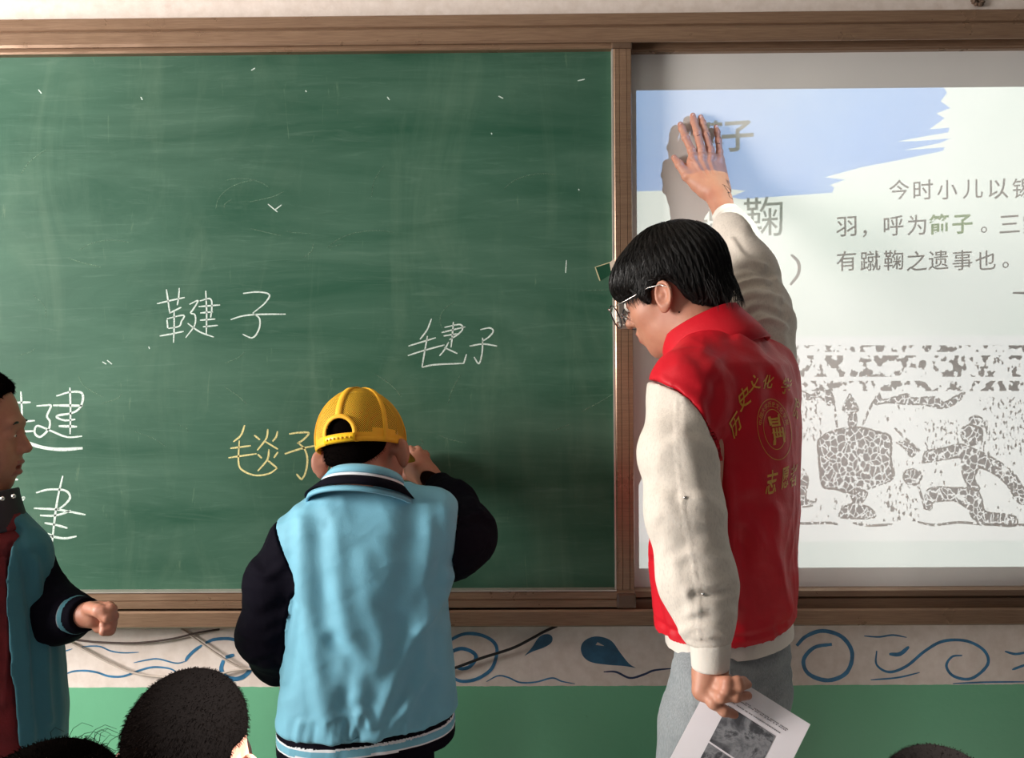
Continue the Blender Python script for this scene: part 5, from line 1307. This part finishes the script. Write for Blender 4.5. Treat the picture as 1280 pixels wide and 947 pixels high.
for j in range(n2):
    for i in range(n1):
        a = j * (n1 + 1) + i; q_ = (a, a + 1, a + n1 + 2, a + n1 + 1); Fv += [q_, tuple(k_ + x for x in reversed(q_))]
for i in range(n1): a = n2 * (n1 + 1) + i; Fv.append((a, a + 1, k_ + a + 1, k_ + a))
mesh_obj('visor', V, Fv, M_yel, cap, True)
# ---- jacket
def secb(py, xl, xr, b=.105, y=kY, a=0.0): p = at((xl + xr) / 2, py, y); return (p.z, p.x, p.y, (xr - xl) / 2 / pxm(y - .02), b, a or .28 * max(0.0, min(1.0, (py - 640) / 200)))
g = G(*box_of([at(320, 960, -.46), at(590, 590, -.20)], .03), .0045)
f = g.loft([secb(950, 345, 573, .112), secb(915, 341, 577, .118), secb(870, 350, 574, .116), (secb(800, 360, 566, .11)), secb(740, 362, 562, .108), secb(690, 356, 562, .108), secb(655, 350, 556, .098), secb(630, 372, 540, .080), secb(608, 402, 508, .062)], 2.4)
f = smin(f, g.chain([A3(425, 645, -.345), A3(368, 678, -.345)], [.052, .048], .02), .035)
f = smin(f, g.chain([A3(490, 640, -.345), A3(538, 645, -.34)], [.052, .055], .02), .035)
f = smin(f, g.ell(A3(540, 690, -.345), (.045, .055, .08)), .03)
hz = at(430, 930, -.45).z
hem = g.plane(np.array([bx, -.44, hz]), [.02, .0, -1.0])
f = smax(f, hem, .008)
f = smax(f, -g.cap(nb + [0, -.0, -.02], Lb(-.03, 0, -.03), .054, .054), .008)
def arm_l(g): return g.chain([A3(372, 688, -.340), A3(348, 730, -.345), A3(340, 790, -.330), A3(350, 818, -.27), A3(352, 824, -.215)], [.052, .057, .058, .050, .034], .03)
def arm_r(g):
    f = g.chain([A3(532, 668, -.338), A3(562, 678, -.30), A3(580, 668, -.265), A3(566, 630, -.185), A3(547, 606, -.125)], [.066, .066, .060, .045, .033], .03)
    dd = np.array(A3(547, 606, -.125)) - np.array(A3(566, 630, -.185)); return smax(f, g.plane(A3(547, 606, -.125), dd), .005)
def cut_l(g, fs, fj):
    A, B = A3(320, 650, -.44), A3(368, 742, -.44); n_ = np.array([-(B[2] - A[2]), 0, (B[0] - A[0])]); n_ = n_ if n_[0] > 0 else -n_      # n_ points to the jacket
    w = np.clip((g.Z - (B[2] - .02)) / .03, 0, 1); return w * g.plane(A, n_) + (1 - w) * np.clip((fs - fj) * .5, -.02, .02)
def cut_r(g, fs, fj):
    A, B = A3(569, 620, -.42), A3(563, 726, -.42); n_ = np.array([(B[2] - A[2]), 0, -(B[0] - A[0])]); n_ = n_ if n_[0] < 0 else -n_
    w = np.clip((g.Z - (B[2] - .02)) / .03, 0, 1); c_ = w * g.plane(A, n_) + (1 - w) * np.clip((fs - fj) * .5, -.02, .02)
    return np.maximum(c_, 0) + np.minimum(c_, 0)
fj = f; fl, fr2 = arm_l(g), arm_r(g)
U = smin(fj, fl, .022)
Fj = smax(U, -cut_l(g, fl, fj), .002)
# on the right the arm leaves backwards-up: only the part beyond the armhole plane is sleeve
Fj = smax(smin(Fj, fr2, .022) if False else Fj, -cut_r(g, fr2, fj) , .002)
v, q = nets(g, Fj, 1)
fold = [([(375, 640), (378, 720), (385, 800), (400, 880), (415, 925)], 12, .005), ([(355, 700), (360, 780), (358, 860)], 9, -.003), ([(400, 660), (405, 760), (425, 850), (440, 920)], 13, -.004), ([(440, 920), (452, 890), (462, 905)], 6, .005), ([(520, 640), (505, 720), (500, 790), (520, 860)], 18, -.005),
        ([(545, 620), (550, 680), (548, 730)], 9, -.003), ([(465, 920), (490, 860), (515, 800), (545, 750), (562, 720)], 10, .006), ([(475, 925), (510, 880), (540, 840)], 8, .005), ([(520, 900), (540, 850), (545, 800)], 9, -.005), ([(430, 740), (445, 800), (470, 830)], 16, .003), ([(455, 700), (460, 760), (480, 800), (475, 860)], 13, .003), ([(418, 800), (440, 830), (430, 880)], 10, -.004),
        ([(410, 925), (414, 905)], 4, -.002), ([(425, 926), (428, 908)], 4, .003), ([(447, 925), (444, 900)], 4, -.002), ([(480, 924), (484, 902)], 4, -.002), ([(505, 921), (510, 900)], 4, .003), ([(535, 918), (540, 896)], 4, -.002), ([(370, 930), (374, 905)], 5, .003), ([(390, 930), (392, 908)], 4, -.002),
        ([(345, 655), (372, 650), (400, 655)], 6, .002), ([(520, 790), (545, 765), (556, 742)], 6, .004), ([(352, 850), (362, 800), (370, 760)], 5, .003)]
v = creases(v, q, fold); v = waves(v, q, .0012, 13, 41, (1, 1, .6))
jk = sdf_obj('jacket', v, q, M_sky, boy)
# striped hem band
def stripes(name, g, f, mats, bounds, dist, parent, wav=.001):
    v, q = nets(g, f, 2); v = waves(v, q, wav, 30, 9, (1, 1, .2)); d = dist(v[q].mean(1)); reg = np.digitize(d, bounds); return sdf_obj(name, v, q, mats, parent, reg)
hn = np.array([.02, .0, -1.0]); hn /= np.linalg.norm(hn)
g = G((bx - .20, -.49, hz - .065), (bx + .22, -.16, hz + .04), .0026)
p0 = np.array([bx, -.44, hz])
f = g.loft([secb(1010, 348, 571, .111), secb(900, 348, 571, .111), secb(880, 358, 561, .098)], 2.4); d_ = g.plane(p0, hn); f = smax(smax(f, -d_ - .030, .004), d_ - .050, .004)
stripes('hem_band', g, f, [M_navyc, M_white_s, M_sky, M_white_s, M_navyc], [.009, .0125, .024, .0275], lambda c: (c - p0) @ hn, jk)
g = G(*box_of([at(330, 1010, -.46), at(590, 600, -.10)], .04) if False else ((bx - .2, -.50, .03), (bx + .2, -.15, hz + .03)), .006)
f = g.loft([(.58, bx, kY, .130, .09, .2), (hz - .02, bx, kY, .125, .08, .25)])
f = leg_fields(g, f, [(bx - .068, kY, .62), (bx + .068, kY, .62)], r=(.080, .068, .060)); f = np.maximum(f, .055 - g.Z)
v, q = nets(g, f, 1); sdf_obj('trousers', v, q, M_navyc, boy)
def shoes(cs, mat, parent, F_=(0, 1, 0)):
    for c0 in cs:
        c0 = np.array(c0, float); g = G(c0 - .16, c0 + .16, .006); Fv_ = np.array(F_, float); R_ = rot_rows(Fv_, [0, 0, 1])
        f = smin(g.ell(c0 + Fv_ * .05 + [0, 0, -.002], (.105, .043, .034), R_), g.ell(c0 + [0, 0, .018], (.045, .038, .042), R_), .02); f = np.maximum(f, .002 - g.Z); v, q = nets(g, f, 1); sdf_obj('shoe', v, q, mat, parent)
shoes([(bx - .065, kY, .036), (bx + .065, kY, .036)], M_shoe, boy)
# sleeves
def jfield(g):
    f = g.loft([secb(870, 350, 574, .116), secb(800, 360, 566, .11), secb(740, 362, 562, .108), secb(690, 356, 562, .108), secb(655, 350, 556, .098), secb(630, 372, 540, .080), secb(608, 402, 508, .062)], 2.15)
    f = smin(f, g.chain([A3(425, 645, -.345), A3(368, 678, -.345)], [.052, .048], .02), .035); f = smin(f, g.chain([A3(490, 640, -.345), A3(538, 645, -.34)], [.052, .055], .02), .035)
    return smin(f, g.ell(A3(540, 690, -.345), (.045, .055, .08)), .03)
g = G(*box_of([A3(350, 640, -.36), A3(330, 860, -.30), A3(370, 850, -.18)], .085), .0042)
fl = arm_l(g); fj = jfield(g); f = smax(smin(fj, fl, .022), cut_l(g, fl, fj), .002); f = np.maximum(f, g.X - A3(420, 740, -.40)[0])
v, q = nets(g, f, 1)
v = creases(v, q, [([(312, 700), (330, 720), (350, 710)], 6, .003), ([(300, 760), (325, 770), (355, 755)], 8, -.003), ([(300, 790), (330, 800), (352, 790)], 7, .003), ([(320, 830), (340, 825), (350, 835)], 5, -.003)])
sdf_obj('sleeve', waves(v, q, .0012, 16, 51), q, M_navyc, boy)
g = G(*box_of([A3(540, 665, -.34), A3(580, 668, -.27), A3(545, 604, -.12)], .09), .004)
fr2 = arm_r(g); fj = jfield(g); w_ = np.clip((fr2 - .0) / .02, 0, 1); f = smax(fr2, np.minimum(cut_r(g, fr2, fj), g.Y * 0 + (-.30 - g.Y) + 0 * g.X + 0 * g.Z), .002)
v, q = nets(g, f, 1)
v = creases(v, q, [([(575, 600), (590, 625), (600, 640)], 5, .003), ([(580, 650), (600, 640), (615, 650)], 5, .003), ([(570, 655), (590, 650), (612, 655)], 5, -.003), ([(565, 700), (590, 690), (612, 680)], 7, .003)])
sdf_obj('sleeve', waves(v, q, .0012, 18, 61), q, M_navyc, boy)
# collar: three bands standing round the neck
cu2 = np.array([.05, .46, .89]); cu2 /= np.linalg.norm(cu2); cf2 = np.array([.05, 1, 0.]); cf2 -= cu2 * (cf2 @ cu2); cf2 /= np.linalg.norm(cf2); cl2 = np.cross(cu2, cf2)
cc = np.array(A3(455, 612, -.345))
def band(name, mat, z0, z1, rf, rl, par, grow=0.0, thick=.004):
    V = []; n = 56
    for i in range(n):
        a = 2 * math.pi * i / n; o_ = cf2 * rf * math.cos(a) + cl2 * rl * math.sin(a); ou = cf2 * math.cos(a) + cl2 * math.sin(a)
        for t, z in ((0, z0), (0, z1), (thick, z1), (thick, z0)):
            w = (z1 - z) / .05 * grow; V.append(cc + o_ + ou * (t + w) + cu2 * z)
    Fq = [(i * 4 + k, i * 4 + (k + 1) % 4, ((i + 1) % n) * 4 + (k + 1) % 4, ((i + 1) % n) * 4 + k) for i in range(n) for k in range(4)]
    o = mesh_obj(name, V, Fq, mat, par, True); return o
band('collar', M_sky, .008, .026, .062, .064, jk, .03)
band('collar_stripe', M_white_s, .001, .008, .069, .074, jk, .03)
band('collar_stand', M_navyc, -.022, .001, .073, .079, jk, .045)
band('collar_seam', M_sky, -.032, -.022, .084, .094, jk, .01, .005)
P = on_front(jk, [(345.5, 884), (351, 884), (351, 893), (345.5, 893)], .0012)
if all(p is not None for p in P): mesh_obj('side_tag', P, [(0, 1, 2, 3)], simple('tag_maroon', rgb(70, 22, 44), .6), jk)

# ================================================================== THE BOY AT THE LEFT EDGE
boy2 = empty('person', (-.95, -.42, 0), 'smiling boy in a teal jacket over red with dark sleeve at the board\'s left end', 'person')
Hl = A3(-42, 541, -.42); Fl = np.array([.93, .33, -.08]); Ul = np.array([.06, 0, 1.0]); LS = .91
g = G(Hl - .14, Hl + .14, .0024)
f, Ll, Rl = head_field(g, Hl, Fl, Ul, LS, child=True, mouth_open=1.2)
nl = A3(-30, 640, -.44)
f = smin(f, g.cap(Ll(-.02, 0, -.05), nl, .046, .043), .022)
hv, hq = nets(g, f, 1)
# fist
wc = A3(112, 768, -.455)
g = G(*box_of([A3(95, 745, -.42), A3(150, 800, -.50), A3(95, 800, -.42), A3(150, 745, -.50)], .015), .0015)
f = g.chain([A3(104, 768, -.455), A3(120, 768, -.46)], [.021, .0225])
for i_, (y0, yy) in enumerate(((758, -.445), (767, -.44), (776, -.44), (784, -.445))):
    f = smin(f, finger(g, [A3(124, y0, yy - .02), A3(138 - abs(i_ - 1) * 2, y0 + 1, yy - .022), A3(141 - abs(i_ - 1) * 2, y0 + 3, yy - .045), A3(130, y0 + 5, yy - .052)], .0095, .0075), .004)
f = smin(f, finger(g, [A3(112, 760, -.475), A3(124, 763, -.495), A3(134, 772, -.50)], .0115, .008), .006)
fv, fq = nets(g, f, 1)
bx2 = at(-25, 750, -.44).x
g = G((bx2 - .28, -.62, 0), (bx2 + .34, -.25, 1.38), .009)
f = g.loft([(.60, bx2, -.44, .115, .075, 0), (.8, bx2, -.44, .11, .07, 0), (1.05, bx2, -.44, .10, .07, 0), (1.15, bx2, -.44, .085, .055, 0), (1.22, bx2, -.44, .04, .04, 0)])
f = smin(f, g.cap(nl, Ll(-.02, 0, -.06), .046, .040), .03)
f = smin(f, g.chain([A3(10, 705, -.42), A3(42, 765, -.40), A3(104, 768, -.455)], [.040, .034, .020]), .03)
f = smin(f, g.chain([A3(-78, 705, -.42), A3(-115, 800, -.42), A3(-105, 900, -.46)], [.040, .034, .020]), .03)
f = leg_fields(g, f, [(bx2 - .065, -.44, .62), (bx2 + .065, -.44, .62)], foot=(.03, -.11, -.02))
tv, tq = nets(g, f, 2)
V, Q4 = join((hv, hq), (fv, fq), (tv, tq)); cen = V[Q4].mean(1); loc = (cen - Hl) @ Rl.T / LS
lip = (loc[:, 0] > .080) & (np.abs(loc[:, 1]) < .021) & (loc[:, 2] < -.047) & (loc[:, 2] > -.077)
sdf_obj('body', V, Q4, [M_skin_c, M_lips], boy2, lip.astype(int)); simple_face(Ll, Rl, LS, boy2, .45)
MB().ellipsoid(Ll(.082, 0, -.0565), (.008, .014, .0025), Matrix(Rl.tolist()).transposed(), 12, 6).build('teeth', simple('teeth_white', rgb(225, 220, 205), .3), boy2, True)
hl = cropped(Hl, Ll, Rl, LS, boy2, low=-.030, grow=1.09, front=.052, top=.006)
stubble(hl, boy2, 5000, 13)
M_redk = simple('dark_red_fleece', (0.16, 0.010, 0.014, 1), .85, .2, 40, .5, 400)
g = G((bx2 - .24, -.62, .74), (bx2 + .24, -.28, 1.27), .0048)
def s2(py, xl, xr, b): p = at((xl + xr) / 2, py, -.44); return (p.z, p.x, p.y, (xr - xl) / 2 / pxm(-.44), b, 0.0)
f = g.loft([s2(960, -130, 70, .125), s2(900, -128, 74, .125), s2(800, -115, 66, .118), s2(720, -105, 55, .112), s2(680, -98, 44, .105), s2(655, -80, 26, .085), s2(632, -66, 8, .070), s2(618, -60, 0, .064)], 2.2)
f = smin(f, g.chain([A3(-30, 668, -.44), A3(20, 695, -.43)], [.055, .055], .02), .03); f = smin(f, g.chain([A3(-30, 668, -.44), A3(-85, 695, -.43)], [.055, .055], .02), .03)
f = smax(f, .77 - g.Z + 0 * g.X + 0 * g.Y, .006)
f = smax(f, -g.cap(nl, Ll(-.02, 0, -.02), .047, .047), .006)
eA, eB = A3(-24, 620, -.54), A3(-6, 930, -.56); en = np.array([-(eA[2] - eB[2]), 0, eA[0] - eB[0]]); en /= np.linalg.norm(en); en = en if en[0] < 0 else -en      # points to the red side
opn = np.minimum(np.minimum(g.plane(eA, en), g.X - A3(-72, 700, -.54)[0]), -.455 - g.Y)
v, q = nets(g, smax(f, opn, .007), 6)
v = creases(v, q, [([(22, 660), (36, 740), (46, 840), (52, 930)], 6, -.004), ([(45, 700), (56, 800), (62, 900)], 6, .004)])
jk2 = sdf_obj('jacket', waves(v, q, .0015, 15, 71, (1, 1, .5)), q, M_teal, boy2)
v, q = nets(g, smax(f + .013, opn * -1 - .03, .003), 3)
v = creases(v, q, [([(5, 700), (8, 800), (4, 880)], 4, .004), ([(14, 680), (17, 780), (20, 880)], 3, -.003)])
sdf_obj('inner_jacket', waves(v, q, .0012, 19, 72, (1, 1, .5)), q, M_redk, boy2)
g = G(*box_of([at(-30, 640, -.50), at(24, 600, -.38)], .05), .003)
ccl = np.array(A3(-30, 640, -.44)); f = g.cap(ccl + [0, 0, -.03], ccl + [0, 0, .028], .078, .064); f = smax(f, -g.cap(ccl + [0, 0, -.05], ccl + [0, 0, .06], .062, .054), .004)
f = smax(f, g.plane(ccl + [0, 0, .026], [-.25, 0, 1]), .004); f = smax(f, g.plane(ccl + [0, 0, -.03], [0, 0, -1]), .004)
v, q = nets(g, f, 1); cz = v[q].mean(1); co_ = sdf_obj('collar', v, q, [M_redk, simple('dark_collar', (0.02, .012, .02, 1), .6)], boy2, (cz[:, 0] < at(12, 640, -.46).x).astype(int))
P = A3(17, 620, -.49)
for a, b in ((3, 623), (17, 620)): MB().ellipsoid(A3(a, b, -.505), (.004, .003, .004), nu=10, nv=6).build('snap_button', M_sil, co_, True)
g = G(*box_of([A3(20, 690, -.42), A3(50, 765, -.40), A3(106, 770, -.455)], .08), .004)
f = g.chain([A3(24, 700, -.42), A3(44, 762, -.405), A3(74, 768, -.425), A3(96, 768, -.450)], [.055, .054, .046, .034], .03); dd = A3(96, 768, -.450) - A3(74, 768, -.425); f = smax(f, g.plane(A3(98, 768, -.452), dd), .004)
v, q = nets(g, f, 1); sl2 = sdf_obj('sleeve', waves(v, q, .002, 16, 81), q, M_navyc, boy2)
g = G(*box_of([A3(92, 768, -.45), A3(116, 768, -.458)], .045), .0017); f = g.cap(A3(92, 768, -.448), A3(112, 768, -.456), .0345, .028, ); pA = A3(94, 768, -.449); dn = dd / np.linalg.norm(dd); f = smax(smax(f, -g.plane(pA, dn), .003), g.plane(pA, dn) - .024, .003)
stripes('cuff', g, f, [simple('grey_knit', rgb(120, 122, 128), .8), M_teal, M_navyc], [.004, .011], lambda c: (c - pA) @ dn, sl2, .0005)
g = G((bx2 - .2, -.62, .03), (bx2 + .2, -.28, .90), .006); f = g.loft([(.58, bx2, -.44, .125, .09, 0), (.86, bx2, -.44, .12, .08, 0)]); f = leg_fields(g, f, [(bx2 - .068, -.44, .62), (bx2 + .068, -.44, .62)], r=(.080, .068, .060), foot=(0, -.08, -.02)); f = np.maximum(f, .055 - g.Z)
v, q = nets(g, f, 1); sdf_obj('trousers', v, q, M_navyc, boy2); shoes([(bx2 - .065, -.44, .036), (bx2 + .065, -.44, .036)], M_shoe, boy2, (0, -1, 0))

# ================================================================== SEATED PUPILS SEEN FROM BEHIND
def pupil(px, py, y, label, F_, s, shirt, seed, mess=.0, reach=.24):
    c = A3(px, py, y); p = empty('person', (c[0], c[1], 0), label, 'person'); U_ = np.array([0, .05, 1.0])
    g = G(c - .14, c + .14, .0028); f, Lx, Rx = head_field(g, c, F_, U_, s, child=True, ear=(.75, .092)); nk = c + [0, -.012, -.155]
    f = smin(f, g.cap(Lx(-.02, 0, -.05), nk, .045, .048), .022); hv, hq = nets(g, f, 1)
    g = G((c[0] - .24, c[1] - .16, 0), (c[0] + .24, c[1] + .42, c[2] - .05), .009); zt_ = c[2] - .19; zs_ = max(.40, zt_ - .42)
    f = g.loft([(zs_, c[0], c[1], .12, .08, 0), (zt_ - .12, c[0], c[1], .13, .07, 0), (zt_, c[0], c[1], .10, .055, 0)]); f = smin(f, g.cap(nk, Lx(-.02, 0, -.08), .046, .04), .03)
    for q in (1, -1):
        f = smin(f, g.chain([[c[0] + .135 * q, c[1], zt_ - .04], [c[0] + .16 * q, c[1] + .01, zt_ - .22], [c[0] + .09 * q, c[1] + .13, zt_ - .25]], [.042, .034, .026]), .03)
        f = smin(f, g.chain([[c[0] + .07 * q, c[1], zs_ + .04], [c[0] + .08 * q, c[1] + reach, zs_ + .03], [c[0] + .08 * q, c[1] + reach - .03, .05]], [.065, .05, .035]), .03); f = smin(f, g.cap([c[0] + .08 * q, c[1] + reach - .03, .035], [c[0] + .08 * q, c[1] + reach + .04, .03], .03, .026), .02)
    f = np.maximum(f, .004 - g.Z); tv, tq = nets(g, f, 2); V, Q4 = join((hv, hq), (tv, tq)); sdf_obj('body', V, Q4, M_skin_c, p); simple_face(Lx, Rx, s, p)
    g = G((c[0] - .26, c[1] - .19, zs_ - .03), (c[0] + .26, c[1] + .30, c[2] - .08), .007)
    f = g.loft([(zs_ - .01, c[0], c[1], .145, .105, 0), (zt_ - .12, c[0], c[1], .150, .095, 0), (zt_ + .005, c[0], c[1], .11, .07, 0)]); 
    for q in (1, -1): f = smin(f, g.chain([[c[0] + .135 * q, c[1], zt_ - .04], [c[0] + .16 * q, c[1] + .01, zt_ - .22], [c[0] + .10 * q, c[1] + .11, zt_ - .25]], [.060, .052, .045]), .03)
    f = smax(f, -g.cap(nk + [0, 0, -.03], nk + [0, 0, .05], .052, .052), .006); v, q = nets(g, f, 1); sdf_obj('jacket', waves(v, q, .003, 12, seed), q, shirt, p)
    h = cropped(c, Lx, Rx, s, p, low=-.052, grow=1.03, front=.05, top=.0)
    stubble(h, p, 7000, seed, mess, Lx); return p
pupil(238, 944, -.765, 'close-cropped dark head of a seated pupil with both ears showing', np.array([.05, 1, -.05]), .90, M_navyc, 3)
pupil(62, 1072, -1.0, 'top of a tousled dark head beside the teal jacket', np.array([.1, 1, -.05]), .92, M_sky, 4, mess=.5, reach=.10)
pupil(1177, 1050, -.80, 'top of a dark head under the white screen', np.array([-.1, 1, -.05]), .92, M_navyc, 5)
